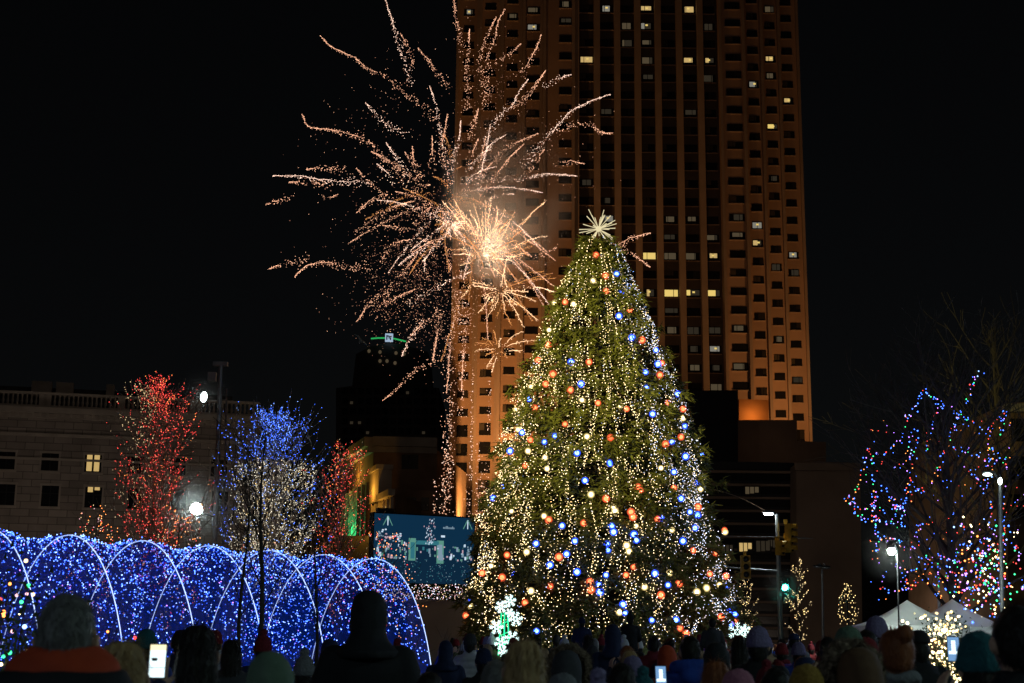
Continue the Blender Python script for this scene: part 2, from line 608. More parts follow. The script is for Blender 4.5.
# ------------------------------------------------------------------ classical hall on the left
hx0, hy0 = at(-60, 640, 168).x, 168.0
hall = bld('library_hall', 'long pale stone classical building with balustrade and cornice behind the blue light tunnel', 'building', (hx0, hy0, 0), math.radians(13))
HL = (at(255, 640, 182).x - hx0) / math.cos(math.radians(13))
Zc = 1.72 + 172 * math.tan(TILT + math.atan((341.5 - 418) / F))       # cornice height
m = mat('ashlar', (.33, .3, .27), .85, .25, .25, .3, bscale=3)
nt = m.node_tree
sx_ = nt.nodes.new('ShaderNodeSeparateXYZ'); cx_ = nt.nodes.new('ShaderNodeCombineXYZ'); bt = nt.nodes.new('ShaderNodeTexBrick')
tcn = [n for n in nt.nodes if n.type == 'TEX_COORD'][0]; pb = nt.nodes['Principled BSDF']
nt.links.new(tcn.outputs['Object'], sx_.inputs[0]); nt.links.new(sx_.outputs['X'], cx_.inputs['X']); nt.links.new(sx_.outputs['Z'], cx_.inputs['Y']); nt.links.new(cx_.outputs[0], bt.inputs['Vector'])
bt.inputs['Scale'].default_value = 1; bt.inputs['Brick Width'].default_value = 2.2; bt.inputs['Row Height'].default_value = .9; bt.inputs['Mortar Size'].default_value = .05
bt.inputs['Color1'].default_value = (1, 1, 1, 1); bt.inputs['Color2'].default_value = (.72, .72, .74, 1); bt.inputs['Mortar'].default_value = (.4, .4, .4, 1)
mxn = nt.nodes.new('ShaderNodeMix'); mxn.data_type = 'RGBA'; mxn.blend_type = 'MULTIPLY'; mxn.inputs[0].default_value = 1
src = pb.inputs['Base Color'].links[0].from_socket
nt.links.new(src, mxn.inputs[6]); nt.links.new(bt.outputs['Color'], mxn.inputs[7]); nt.links.new(mxn.outputs[2], pb.inputs['Base Color'])
MB().box(0, HL, 0, 30, 0, Zc - 1).build('wall', 'ashlar', hall)
b = MB()
b.box(-.3, HL + .3, -.5, 29, Zc - 1, Zc - .4); b.box(-.8, HL + .8, -1.1, 29, Zc - .4, Zc + .3)
b.box(-.2, HL + .2, -.25, -.003, Zc - 3.2, Zc - 2.8); b.box(-.2, HL + .2, -.2, -.003, Zc - 6.1, Zc - 5.8)
k = 0
while k < HL:
    b.box(k, k + .35, -.85, -.502, Zc - .85, Zc - .401); k += .9
b.build('cornice', 'limestone_trim', hall)
b = MB()
b.box(-.2, HL + .2, -.2, .4, Zc + .3, Zc + .7); b.box(-.2, HL + .2, -.25, .45, Zc + 2.0, Zc + 2.3)
k = 0.3
while k < HL:
    if (k % 9) < 1.0: b.box(k - .2, k + .7, -.15, .35, Zc + .7, Zc + 2.0)
    else: b.tube([(k, .1, Zc + .7), (k, .1, Zc + 1.1), (k, .1, Zc + 1.5), (k, .1, Zc + 2.0)], [.1, .19, .11, .13], 5)
    k += .55
b.build('balustrade', 'limestone_trim', hall)
MB().box(1, HL - 3, 8, 24, Zc, Zc + 4.2).build('roof', 'roof_dark', hall)
for (u0, u1) in [(.20, .27), (.285, .345), (.46, .49)]:
    MB().box(HL * u0, HL * u1, 7.2, 7.99, Zc + 3.0, Zc + 4.9).build('roof_hatch', 'limestone', hall)
# windows: two rows of six bays
inv = hall.matrix_basis.inverted()


def hall_uv(px, py):
    d = ray(px, py)
    R = Matrix.Rotation(math.radians(13), 3, 'Z')
    n = R @ Vector((0, -1, 0)); p0 = Vector((hx0, hy0, 0))
    tt = (p0 - CAM).dot(n) / d.dot(n)
    q = CAM + d * tt - p0
    return R.transposed() @ q


step = hall_uv(93, 465).x - hall_uv(50, 462.5).x
for row, (pyc, hh) in enumerate([(462, 1.05), (496, 1.25)]):
    q = hall_uv(50, pyc)
    for k in range(-2, 5):
        u = q.x + k * step
        if u < 2 or u > HL - 2: continue
        litw = (k == 1 and row < 2)
        b = MB()
        b.box(u - 1.25, u + 1.25, -.18, -.003, q.z - hh - .35, q.z - hh - .05, 1)
        b.box(u - 1.2, u - 1.0, -.1, -.003, q.z - hh, q.z + hh, 1); b.box(u + 1.0, u + 1.2, -.1, -.003, q.z - hh, q.z + hh, 1)
        b.box(u - 1.25, u + 1.25, -.12, -.003, q.z + hh + .003, q.z + hh + .3, 1)
        wo = b.build('window', ['black_plastic', 'limestone_trim'], hall)
        g = MB()
        g.box(u - .99, u + .99, -.03, -.003, q.z - hh, q.z + hh, 0)
        if litw:
            for (xa, xb, za, zb) in ([(-.75, -.12, -.9, .2), (.12, .75, -.9, .2), (-.75, -.12, .35, 1.0), (.12, .75, .35, 1.0)] if row == 0 else [(-.7, -.1, .5, 1.1), (.1, .7, .7, 1.1)]):
                g.box(u + xa, u + xb, -.05, -.032, q.z + za * hh, q.z + zb * hh, 1)
        g.build('pane', ['dark_glass', 'win_warm'], wo)
        f = MB()
        f.box(u - .06, u + .06, -.09, -.052, q.z - hh, q.z + hh); f.box(u - .99, u + .99, -.09, -.052, q.z + .25, q.z + .36)
        f.build('frame', 'black_plastic', wo)
# low lamps added, mostly hidden, to brighten the hall and the stone block
for k, (px, yy) in enumerate(((-20, 150), (95, 150), (366, 150), (884, 138))):
    p = at(px, 600, yy); p.z = 0
    e = tag(empty('hidden_added_lamp', p), ['left added lamp brightening the pale classical building', 'middle added lamp brightening the pale classical building', 'added hidden lamp in the street left of the video screen', 'added lamp beyond the white tents brightening the stone block'][k], 'added lamp')
    MB().lathe([(.3, 0), (.3, .5), (.22, .62), (.22, .66)], n=10).build('post', 'metal_dark', e)
    MB().ell((0, 0, .9), .28, .28, .26).build('globe', emis('added_lamp_glow%d' % k, (1, .78, .62), 300 if k < 3 else 330), e, True)

# ------------------------------------------------------------------ far dark tower with green arc
ft = bld('far_tower', 'far dark office tower with green arc of light and lit square sign on top', 'skyscraper', at(390, 640, 420))
O = Vector(ft.location)
pxprism([(336, 660), (441, 660), (439, 388), (352, 386), (336, 388)], 420, 40, 'wall', 'far_concrete', ft)
pxprism([(352, 388), (431, 389), (428, 352), (404, 345), (388, 343), (372, 346), (356, 354)], 424, 20, 'crown', 'far_concrete', ft)
b = MB()
fw = []
for iy, y in enumerate(range(394, 520, 10)):
    for ix, x in enumerate(range(342, 436, 8)):
        p = at(x, y, 419.9) - O
        fw.append((p, iy, ix))
for p, iy, ix in fw[:96]:
    lm = random.random() < .08
    MB().box(p.x, p.x + (.9 if lm else 1.7), p.y - .1, p.y + .08, p.z, p.z + (.8 if lm else 1.9), 1 if lm else 0).build('window', ['dark_glass', 'win_faint'], ft)
b = MB()
for p, iy, ix in fw[96:]: b.box(p.x, p.x + 1.7, p.y - .1, p.y + .08, p.z, p.z + 1.9)
tag(b.build('window', ['dark_glass'], ft), kind='stuff')
for x, y in [(369, 351), (380, 352), (396, 353), (404, 354), (380, 361), (395, 363), (387, 361)]:
    p = at(x, y, 423.5) - O
    MB().ell(p, .5, .3, .6, 8, 5).build('crown_lamp', 'win_dim', ft)
pts = [at(x, y, 423) - O for x, y in [(371, 338.6), (378, 338), (386, 338), (394, 338.6), (400, 340), (406, 341.5)]]
MB().tube(pts, .22, 6).build('arc_light', 'neon_green', ft)
p = at(385, 341.5, 422) - O; q = at(393, 333.5, 422) - O
b = MB().box(p.x, q.x, p.y, p.y + .6, p.z, q.z, 0)
W_, H_ = q.x - p.x, q.z - p.z
for (u0, v0, u1, v1) in [(.15, .2, .3, .8), (.3, .6, .5, .75), (.45, .35, .58, .7), (.62, .2, .78, .5), (.6, .55, .85, .7)]:
    b.box(p.x + W_ * u0, p.x + W_ * u1, p.y - .1, p.y - .003, p.z + H_ * v0, p.z + H_ * v1, 1)
b.build('sign', ['logo_white', 'dark_panel_and_shade'], ft)

# ------------------------------------------------------------------ corner theatre (green and amber facade) and neighbours
cb = bld('corner_theatre', 'old corner building with amber underlit cornice and green lit columns beyond the red tree', 'building', at(367, 640, 235))
O = Vector(cb.location)
pts = [at(367, y, 235) - O for y in (660, 437)]
cr, top = pts
lf = at(344, 452, 262) - O
zt = top.z
# left face runs back to the left from the corner
A = Vector((cr.x, cr.y, 0)); Bk = Vector((lf.x, lf.y, 0)); Rr = at(433, 640, 236) - O; Rr.z = 0
b = MB()
back = Vector((4, 34, 0))
b.add([A, Rr, Rr + back, Bk, A + Vector((0, 0, zt - 2)), Rr + Vector((0, 0, zt - 2)), Rr + back + Vector((0, 0, zt - 2)), Bk + Vector((0, 0, zt - 2))],
      [(0, 1, 5, 4), (1, 2, 6, 5), (2, 3, 7, 6), (3, 0, 4, 7), (4, 5, 6, 7)])
b.build('wall', 'brick_tan', cb)
dL = (Bk - A).normalized(); nL = Vector((dL.y, -dL.x, 0)); nL = nL if nL.y < 0 else -nL
b = MB()


def slab(b, a0, a1, n, o0, o1, z0, z1, mi=0):
    vs = [a0 + n * o0, a1 + n * o0, a1 + n * o1, a0 + n * o1]
    b.add([Vector((p.x, p.y, z0)) for p in vs] + [Vector((p.x, p.y, z1)) for p in vs], [(0, 3, 2, 1), (4, 5, 6, 7), (0, 1, 5, 4), (1, 2, 6, 5), (2, 3, 7, 6), (3, 0, 4, 7)], mi)


slab(b, A, Bk, nL, -1, 1.6, zt - 1.6, zt); slab(b, A, Bk, nL, .003, .9, zt - 2.6, zt - 1.61); slab(b, A, Rr, Vector((0, -1, 0)), .003, 1.2, zt - 1.6, zt)
slab(b, A, Rr, Vector((0, -1, 0)), .003, .5, zt - 2.6, zt - 1.61)
b.build('cornice', 'limestone', cb)
L_ = (Bk - A).length
for k in range(7):
    s0 = A + dL * (L_ * (.06 + .14 * k)); s1 = s0 + dL * .9
    b = MB(); slab(b, s0, s1, nL, .003, .7, 10, zt - 7.5); b.build('column', 'limestone', cb)
for k in range(4):
    p = at(384 + k * 11 - (3 if k % 2 else 0), 462, 235.6) - O
    MB().box(p.x - .7, p.x + .7, p.y - .2, p.y + .25, p.z - 1.2, p.z + 1.2).build('window', 'dark_glass', cb)


def small_light(parent, loc, col, power, r=.15):
    ld = bpy.data.lights.new('facade_lamp', 'POINT'); ld.energy = power; ld.color = col; ld.shadow_soft_size = r
    lo = bpy.data.objects.new('facade_lamp', ld); COL.objects.link(lo); lo.parent = parent; lo.location = loc


mid = A + (Bk - A) * .45
small_light(cb, mid + nL * 2.4 + Vector((0, 0, zt - 5)), (1, .5, .06), 800)
small_light(cb, mid + nL * 2.6 + Vector((0, 0, zt - 15)), (.05, 1, .3), 1300)

small_light(sw, at(778, 436, 203) - Vector(sw.location), (1, .55, .3), 110)
small_light(sw, at(753, 414, 215.8) - Vector(sw.location), (1, .42, .1), 330)
ab = bld('amber_shopfront', 'low building with amber lit arched windows and gable just above the video screen', 'building', at(378, 640, 200))
O = Vector(ab.location)
A = at(391, 640, 200) - O; A.z = 0
Bk = at(362, 640, 222) - O; Bk.z = 0
z1 = (at(391, 494, 200) - O).z; z2 = (at(377, 470, 211) - O).z
Rr = A + Vector((3, 12, 0))
b = MB()
b.add([A, Rr, Rr + Vector((-3, 16, 0)), Bk] + [p + Vector((0, 0, z1)) for p in (A, Rr, Rr + Vector((-3, 16, 0)), Bk)], [(0, 1, 5, 4), (1, 2, 6, 5), (2, 3, 7, 6), (3, 0, 4, 7), (4, 5, 6, 7)])
b.build('wall', 'brick_tan', ab)
dL = (Bk - A).normalized(); nL = Vector((dL.y, -dL.x, 0)); nL = nL if nL.y < 0 else -nL
L_ = (Bk - A).length
b = MB(); slab(b, A, A + dL * (L_ * .42), nL, .003, 1.0, z1 - .2, z1 + .7)
slab(b, A + dL * (L_ * .45), A + dL * (L_ * .78), nL, -1.5, .5, z1, z2); slab(b, A + dL * (L_ * .43), A + dL * (L_ * .8), nL, -1.6, 1.0, z2, z2 + .7)
b.build('gable', 'limestone', ab)
for k in range(6):
    b = MB(); s0 = A + dL * (L_ * (.04 + .13 * k)); slab(b, s0, s0 + dL * .6, nL, .003, .45, z1 - 6, z1 - .3); b.build('pilaster', 'limestone', ab)
    b = MB(); slab(b, s0 + dL * 1.0, s0 + dL * (L_ * .13 - .4), nL, .003, .12, z1 - 5, z1 - 1.2); b.build('window', 'win_warm' if k % 2 else 'win_dim', ab)
small_light(ab, A + dL * (L_ * .3) + nL * 2.2 + Vector((0, 0, z1 - 4)), (1, .45, .05), 900)
small_light(ab, A + dL * (L_ * .62) + nL * 2.2 + Vector((0, 0, z2 - 3)), (1, .45, .05), 600)

tb = bld('terrace_block', 'dim brown block between the far dark tower and the orange tower', 'building', at(420, 640, 215))
O = Vector(tb.location)
pxprism([(391, 660), (452, 660), (452, 492), (391, 488)], 216, 12, 'wall', 'brick_tan', tb)
for k in range(4):
    p = at(399 + 13 * k, 504, 215.8) - O
    MB().box(p.x - .6, p.x + .6, p.y, p.y + .15, p.z - 1, p.z + 1).build('window', 'dark_glass', tb)
# building at the right edge
rb = bld('corner_block', 'tan stone building cut by the right edge behind the bare lit tree', 'building', at(1030, 640, 120))
O = Vector(rb.location)
pxprism([(1008, 655), (1120, 655), (1120, 398), (1007, 403)], 120, 30, 'wall', 'brick_tan', rb)
pxprism([(1005, 412), (1120, 408), (1120, 400), (1005, 404)], 119.2, .79, 'cornice', 'limestone', rb)
for k in range(3):
    for j in range(3):
        p = at(1018 + 30 * j, 430 + 38 * k, 119.9) - O
        MB().box(p.x - .6, p.x + .6, p.y - .05, p.y + .09, p.z - 1, p.z + 1).build('window', 'dark_glass', rb)

# ------------------------------------------------------------------ the giant tree
YT = 46.0
tb0 = at(604.5, 640, YT); TX = (tb0.x + at(594, 232, YT).x) / 2
PROFILE = []
for y, hw in [(236, 4), (250, 20), (275, 31), (300, 43), (325, 54), (350, 65), (375, 74), (400, 83), (425, 90), (450, 97), (475, 105), (500, 112), (525, 119), (550, 125), (575, 128), (600, 131), (620, 131), (636, 118)]:
    p = at(600, y, YT)
    depth = (p - CAM).dot(_fw)
    PROFILE.append((p.z, .955 * hw * depth / F))
PROFILE.sort()
PZ = [a for a, _ in PROFILE]; PR = [b_ for _, b_ in PROFILE]
ZTOPT = PZ[-1]


def trad(z):
    return float(np.interp(z, PZ, PR))


def lump(th, z):
    """uneven crown outline"""
    return 1 + .13 * noise.noise(Vector((math.cos(th) * 2.2, math.sin(th) * 2.2, z * .8))) + .13 * noise.noise(Vector((math.cos(th) * 6 + 9, math.sin(th) * 6, z * 2.1)))


tree = tag(empty('christmas_tree', (TX, YT, 0)), 'giant lit evergreen christmas tree covered in warm string lights', 'christmas tree')
MB().tube([(0, 0, 0), (0, 0, 5), (0, 0, 10), (0, 0, ZTOPT - .3)], [.34, .26, .15, .03], 10).build('trunk', 'bark', tree)
bb = MB()
V = []
nb = 1500
for i in range(nb):
    u = (i + random.random()) / nb
    z = .5 + (ZTOPT - .7) * (1 - math.sqrt(1 - u * .9995))
    if i % 8 == 0: z = ZTOPT - .15 - 2.6 * random.random() ** 1.2
    th = random.random() * 2 * PI
    R = trad(max(z - .3, PZ[0])) * lump(th, z) * random.uniform(.86, 1.06) + .12
    if z > ZTOPT - 3.2: R *= .74 + .26 * (ZTOPT - z) / 3.2
    if random.random() < .05: R *= 1.1
    d = Vector((math.cos(th), math.sin(th), 0)); side = Vector((-d.y, d.x, 0))
    z0 = z + R * random.uniform(.02, .16); droop = R * random.uniform(.05, .2)
    P = [Vector((0, 0, z0)) + d * (R * t) + Vector((0, 0, -droop * 2.2 * t * t + droop * 1.4 * max(0, t - .72) * 2)) for t in (0, .35, .6, .8, 1)]
    if i % 2 == 0: bb.tube(P, [.035, .03, .022, .014, .006], 3, cap=False)
    n = int(10 + R * 9)
    for k in range(n):
        t = 1 - (random.random() ** 1.6) * (.55 if R > 1 else .9)
        q = P[0].lerp(P[4], t); q.z = float(np.interp(t, (0, .35, .6, .8, 1), [p.z for p in P]))
        sp = (1.05 - t) * .55 + .08
        q += side * random.gauss(0, sp * min(1, R * .5)) + Vector((0, 0, random.gauss(-.04, .1)))
        for _ in range(3):
            g = (d * random.uniform(.1, 1) + side * random.uniform(-1, 1) + Vector((0, 0, random.uniform(-.95, .35)))).normalized()
            L = random.uniform(.16, .38)
            wv = g.cross(Vector((random.gauss(0, 1), random.gauss(0, 1), random.gauss(0, 1)))).normalized() * random.uniform(.02, .045)
            V += [tuple(q - wv), tuple(q + wv), tuple(q + g * L)]
T = np.arange(len(V)).reshape(-1, 3)
bb.build('branch', 'bark', tree)
np_mesh('foliage', V, T, None, ['needles'], tree)
# star
st = MB()
c = Vector((0, 0, ZTOPT + .25))
for i in range(42):
    th = random.random() * 2 * PI; el = math.asin(random.uniform(-.75, 1))
    g = Vector((math.cos(th) * math.cos(el), math.sin(th) * math.cos(el), math.sin(el)))
    L = random.uniform(.45, .78)
    st.tube([c + g * .06, c + g * L * .5, c + g * L], [.008, .013, .017], 4)
st.ell(c, .1, .1, .1, 8, 6)
so_ = st.build('tree_star', 'star_gold')
so_.location = (TX, YT, 0)
tag(so_, 'spiky golden light burst star on the very top of the giant tree', 'tree star')

# string lights running down the crown
P = []; MI = []; RR = []
nst = 210
for s_ in range(nst):
    th0 = 2 * PI * (s_ + random.random() * .8) / nst
    z = ZTOPT - .1 - (random.random() ** 1.3) * 9.5
    zend = .5 + random.random() * .5
    wob = random.random() * 10
    while z > zend:
        th = th0 + .06 * math.sin(z * 1.3 + wob) + random.gauss(0, .004)
        R = trad(z) * lump(th, z) * (1.0 + random.gauss(-.01, .022)) + .1 * max(0, (z - ZTOPT + 6) / 6)
        dens = noise.noise(Vector((math.cos(th) * 2.4 + 3, math.sin(th) * 2.4, z * .75)))
        if dens > -.30 or random.random() < .25:
            P.append((R * math.cos(th), R * math.sin(th), z))
            xr = math.cos(th)
            cool = .04 + .75 * max(0, min(1, (xr - .3) * 2.2)) + (.16 if z < 5 and random.random() < .6 else 0)
            q = random.random()
            MI.append(random.choice((3, 3, 4)) if q < cool else random.choice((0, 0, 1, 2)))
            RR.append(random.uniform(.008, .0165))
        z -= random.uniform(.075, .14)
for k in range(6400):
    z = .6 + (ZTOPT - .65) * (1 - math.sqrt(1 - random.random() * .998)); th = random.random() * 2 * PI
    if k % 9 == 0: z = ZTOPT - 3.5 * random.random()
    if noise.noise(Vector((math.cos(th) * 2.4 + 3, math.sin(th) * 2.4, z * .75))) < -.22: continue
    R = trad(z) * lump(th, z) * random.uniform(.8, 1.04) + .03 + .2 * max(0, (z - ZTOPT + 6) / 6) * random.random()
    P.append((R * math.cos(th), R * math.sin(th), z)); RR.append(random.uniform(.006, .0115))
    MI.append(random.choice((3, 4, 5)) if random.random() < .05 + .7 * max(0, min(1, (math.cos(th) - .3) * 2.2)) + (.14 if z < 5 else 0) else random.choice((0, 1, 1, 2)))
lights = bulbs('string_lights', P, RR, MI, ['bulb_warm', 'bulb_gold', 'bulb_dim', 'bulb_cool', 'bulb_blush', 'bulb_paleblue'])
lights.location = (TX, YT, 0)
tag(lights, 'warm white string lights running down all over the giant tree', 'string lights', None, 'stuff')

# globe ornaments, from the photograph
BLUE = [(529,399),(510,451),(555,436),(544.5,442),(577,453),(609.6,462.6),(585,480.5),(493,498),(503,486.5),(536,543.6),(562,525.7),(575,541),(607,544),(634,534.5),(566.6,554),(550,565),(577,572),(598.6,584),(606,575),(515,575),(471,599.5),(623,604.5),(536.5,631),(522,432.5),(612,525.7),(621.6,292),(619,316),(632,337.6),(645.5,372),(646.5,387.4),(658,364),(677.5,394),(652.6,414),(684.6,426),(616.6,274),(656,350),(610,464),(685.6,456.5),(707,454),(674,472),(681,498.5),(690,512),(697.6,515),(697,483),(683,541),(661,518),(636.5,540),(613.6,532),(608,550),(655,573.5),(668,585),(600,592),(625,613),(676,620),(652,620),(729,611.6),(735,614),(731,624),(695,528),(672,442),(727,586),(571,362),(581,384)]
WARM = [(620,405.5),(582,400),(587,436.7),(569.6,447.7),(545,457.6),(547,468.7),(528,451),(591,494.5),(613.4,507),(544,516),(511.4,511),(626.7,545.5),(526.6,552),(531,591),(491,566),(515.6,409.7),(518,429.5),(471,606.8),(619.5,612),(531,387),(593,280.7),(573.5,304),(683,418),(661,468),(615,511),(629,551.5),(644.6,587),(697,592),(672,530),(700.5,489),(733,532),(728,557.6),(669.5,573),(706.6,588),(719.6,585),(636,526),(555,303),(549,330)]
RED = [(598,403),(611,438),(565,424),(530.5,440),(525.5,465.6),(638,487),(606,498.7),(631,512),(583.7,523),(548.7,520),(559,557),(507,555),(590,581.7),(626,575),(633.6,567),(550,586),(525,602.6),(466,615.5),(482,573),(502,577.5),(534.6,407.8),(545.7,384),(570.4,390),(626.7,409),(596,255),(605.5,276),(606,291),(589,362),(630,311),(642,340),(662,363),(660,375),(668,402.6),(565,302),(610.5,437.6),(683,409),(641,490),(633,517),(674,488),(657.5,519),(693,550.5),(716,553),(679,583.5),(661,595),(591,589.6),(680,628),(686,633.5),(728,530),(726,576),(710,574),(681,437),(665.6,444),(721,617),(735,621),(698,507),(553,374),(548,345),(538,360)]
shell_mats = {}
for nm, colr in (('blue', (.03, .09, 1)), ('warm', (1, .78, .34)), ('red', (1, .15, .05))):
    m = bpy.data.materials.new('globe_' + nm)
    m.use_nodes = True
    nt = m.node_tree; nt.nodes.clear()
    o_ = nt.nodes.new('ShaderNodeOutputMaterial'); mx = nt.nodes.new('ShaderNodeMixShader')
    tr = nt.nodes.new('ShaderNodeBsdfTransparent'); em = nt.nodes.new('ShaderNodeEmission')
    tr.inputs[0].default_value = tuple(.5 + .5 * c for c in colr) + (1,)
    em.inputs[0].default_value = colr + (1,); em.inputs[1].default_value = {'blue': 2.6, 'warm': 1.2, 'red': 1.3}[nm]
    mx.inputs[0].default_value = .4
    nt.links.new(tr.outputs[0], mx.inputs[1]); nt.links.new(em.outputs[0], mx.inputs[2]); nt.links.new(mx.outputs[0], o_.inputs[0])
    M['globe_' + nm] = m
emis('core_blue', (.12, .3, 1), 26); emis('core_warm', (1, .86, .45), 9); emis('core_red', (1, .24, .09), 8)
protos = {}
WORD = {'blue': 'blue', 'warm': 'warm white', 'red': 'red orange'}


def zone(px, py):
    cx = 600
    v = 'near the top' if py < 345 else 'on the upper half' if py < 425 else 'at mid height' if py < 505 else 'on the lower half' if py < 575 else 'near the bottom'
    hw = np.interp(py, [250, 350, 450, 550, 636], [20, 65, 97, 125, 131])
    u = (px - cx) / hw
    h = 'left edge' if u < -.6 else 'left centre' if u < -.15 else 'middle' if u < .2 else 'right centre' if u < .62 else 'right edge'
    return v, h


pos_seen = []
for kind, lst in (('blue', BLUE), ('warm', WARM), ('red', RED)):
    for px, py in lst:
        best = None
        for Y in np.arange(YT - 4.8, YT + .01, .08):
            p = at(px, py, Y)
            r_ = math.hypot(p.x - TX, p.y - YT)
            if r_ <= trad(p.z) * 1.02:
                best = p; break
        if best is None:
            best = at(px, py, YT)
            lim = trad(best.z) * 1.08 + .05
            if abs(best.x - TX) > lim: best.x = TX + math.copysign(lim, best.x - TX)
        r_ = {'blue': .105, 'warm': .1, 'red': .11}[kind] * random.uniform(.85, 1.15)
        if kind not in protos:
            g = MB().ell((0, 0, 0), 1, 1, 1, 16, 10).build('globe_ornament', 'globe_' + kind, None, True)
            MB().ell((0, 0, 0), .6, .6, .6, 10, 7).build('bulb', 'core_' + kind, g, True)
            MB().lathe([(.16, .98), (.16, 1.15), (.05, 1.2)], n=8).build('cap', 'metal_dark', g)
            protos[kind] = g
        else:
            g = copy_tree(protos[kind])
        g.location = best - _fw * .0
        g.scale = (r_,) * 3
        v, h = zone(px, py)
        lab = 'glowing %s globe ornament %s of the giant lit tree, %s' % (WORD[kind], v, h)
        tag(g, lab, 'ornament', '%s globes %s %s of the giant tree' % (WORD[kind], v, h))

# ------------------------------------------------------------------ bare trees hung with lights
def bare_tree(name, label, x, y, h, spread, mt, seed, upright=.8, trunk_r=.13, nl=26, z0=.0, levels=2, first=.18, twig=.006, cap=1.08):
    """tapered trunk, limbs and twigs; returns (root, list of limb polylines)"""
    rnd = random.Random(seed)
    root = tag(empty(name, (x, y, z0)), label, 'tree')
    tr = MB(); br = MB()
    lean = rnd.uniform(-.03, .03)
    tp = [Vector((lean * h * t + .03 * math.sin(t * 9 + seed), .03 * math.cos(t * 7 + seed), h * t)) for t in np.linspace(0, 1, 9)]
    tr.tube(tp, [max(twig, trunk_r * (1 - t) ** .8 + .004) for t in np.linspace(0, 1, 9)], 7)
    lines = [tp]

    def grow(p, d, L, r, lev):
        pts = [p]
        n = 5
        dd = d.copy()
        for k in range(n):
            dd = (dd + Vector((rnd.gauss(0, .12), rnd.gauss(0, .12), rnd.gauss(.06, .1) * upright * 1.4))).normalized()
            pts.append(pts[-1] + dd * (L / n))
        br.tube(pts, [max(twig, r * (1 - t * .8)) for t in np.linspace(0, 1, n + 1)], 4 if lev < 2 else 3, cap=False)
        lines.append(pts)
        if lev < levels:
            for k in range(rnd.randint(4, 6)):
                t = rnd.uniform(.25, 1)
                i = min(n - 1, int(t * n))
                q = pts[i].lerp(pts[i + 1], t * n - i)
                a = (pts[i + 1] - pts[i]).normalized()
                s = Vector((rnd.gauss(0, 1), rnd.gauss(0, 1), rnd.gauss(.25, .5))).normalized()
                grow(q, (a * .9 + s * .8).normalized(), L * rnd.uniform(.3, .55), r * .45, lev + 1)
    for k in range(nl):
        t = first + (1 - first) * (k + rnd.random()) / nl * .96
        th = k * 2.4 + rnd.uniform(-.4, .4)
        i = min(7, int(t * 8)); p = tp[i].lerp(tp[i + 1], t * 8 - i)
        prof = math.sin(min(1, (1 - t) * 1.25 + .12) * PI * .62) ** .8
        L = spread * (prof * 1.1 + .15) * rnd.uniform(.8, 1.2) * (1 + upright * .5)
        d = Vector((math.cos(th), math.sin(th), .3 + upright * 1.5)).normalized()
        L = min(L, (h - p.z) / max(.25, d.z) * cap + .3)
        grow(p, d, L, trunk_r * .42 * (1 - t * .6), 1)
    tr.build('trunk', mt, root); br.build('branch', mt, root)
    return root, lines


def light_tree(lines, n, origin, picks, rr, seed, zmin=.8):
    """bulbs wound along the limbs; picks(p) -> material index or None"""
    rnd = random.Random(seed)
    P, MI = [], []
    segs = [l for l in lines]
    while len(P) < n:
        l = rnd.choice(segs)
        i = rnd.randrange(len(l) - 1)
        q = l[i].lerp(l[i + 1], rnd.random()) + Vector((rnd.gauss(0, .03), rnd.gauss(0, .03), rnd.gauss(0, .03)))
        if q.z < zmin and rnd.random() < .8: continue
        m = picks(q, rnd)
        if m is None: 
            if rnd.random() < .3: n -= 1
            continue
        P.append(q); MI.append(m)
    return P, MI


def hung(name, label, P, MI, r, mats, origin, hi=False):
    o = bulbs(name, P, r, MI, mats, None, hi)
    o.location = origin
    return tag(o, label, 'string lights', None, 'stuff')


# red tree
p = at(147, 640, 58); h = at(147, 377, 58).z
r1, ln = bare_tree('bare_tree', 'bare columnar tree wound with red lights in front of the pale classical building', p.x, 58, h * .985, 1.75, 'bark_twig', 3, .85, .11, 110, twig=.009, cap=.62)


def pick_red(q, r):
    s = noise.noise(q * .55 + Vector((3, 1, 0)))
    if q.x < -.3 and s > .02: return 1 if r.random() < .72 else 0
    return 0 if r.random() < .88 else (3 if r.random() < .7 else 1)


P, MI = light_tree(ln, 2500, None, pick_red, .02, 5)
hung('string_lights', 'red string lights on the tall columnar tree before the pale building', P, MI, [random.uniform(.009, .018) for _ in P], ['bulb_red', 'bulb_dim', 'bulb_gold', 'bulb_orange'], r1.location)
# blue and white tree
p = at(268, 640, 52); h = at(268, 408, 52).z
r2, ln = bare_tree('bare_tree', 'bare tree wound with blue and white lights behind the dark saplings', p.x, 52, h * .96, 1.75, 'bark_twig', 8, .85, .11, 125, twig=.010, cap=.8)


def pick_blue(q, r):
    e = math.hypot(q.x, q.y) / 2.5
    if q.z > h * .80 or e > .66 or noise.noise(q * .7) > .36: return (0 if r.random() < .75 else 1) if r.random() < .42 else None
    z_ = r.random()
    return 2 if z_ < .80 else 3 if z_ < .88 else (4 if q.z < h * .5 and z_ < .93 else 1)


P, MI = light_tree(ln, 6800, None, pick_blue, .02, 6)
hung('string_lights', 'blue and warm white string lights on the tree behind the dark saplings', P, MI, [random.uniform(.007, .015) for _ in P], ['bulb_blue', 'bulb_paleblue', 'bulb_frost', 'bulb_gold', 'bulb_red'], r2.location)
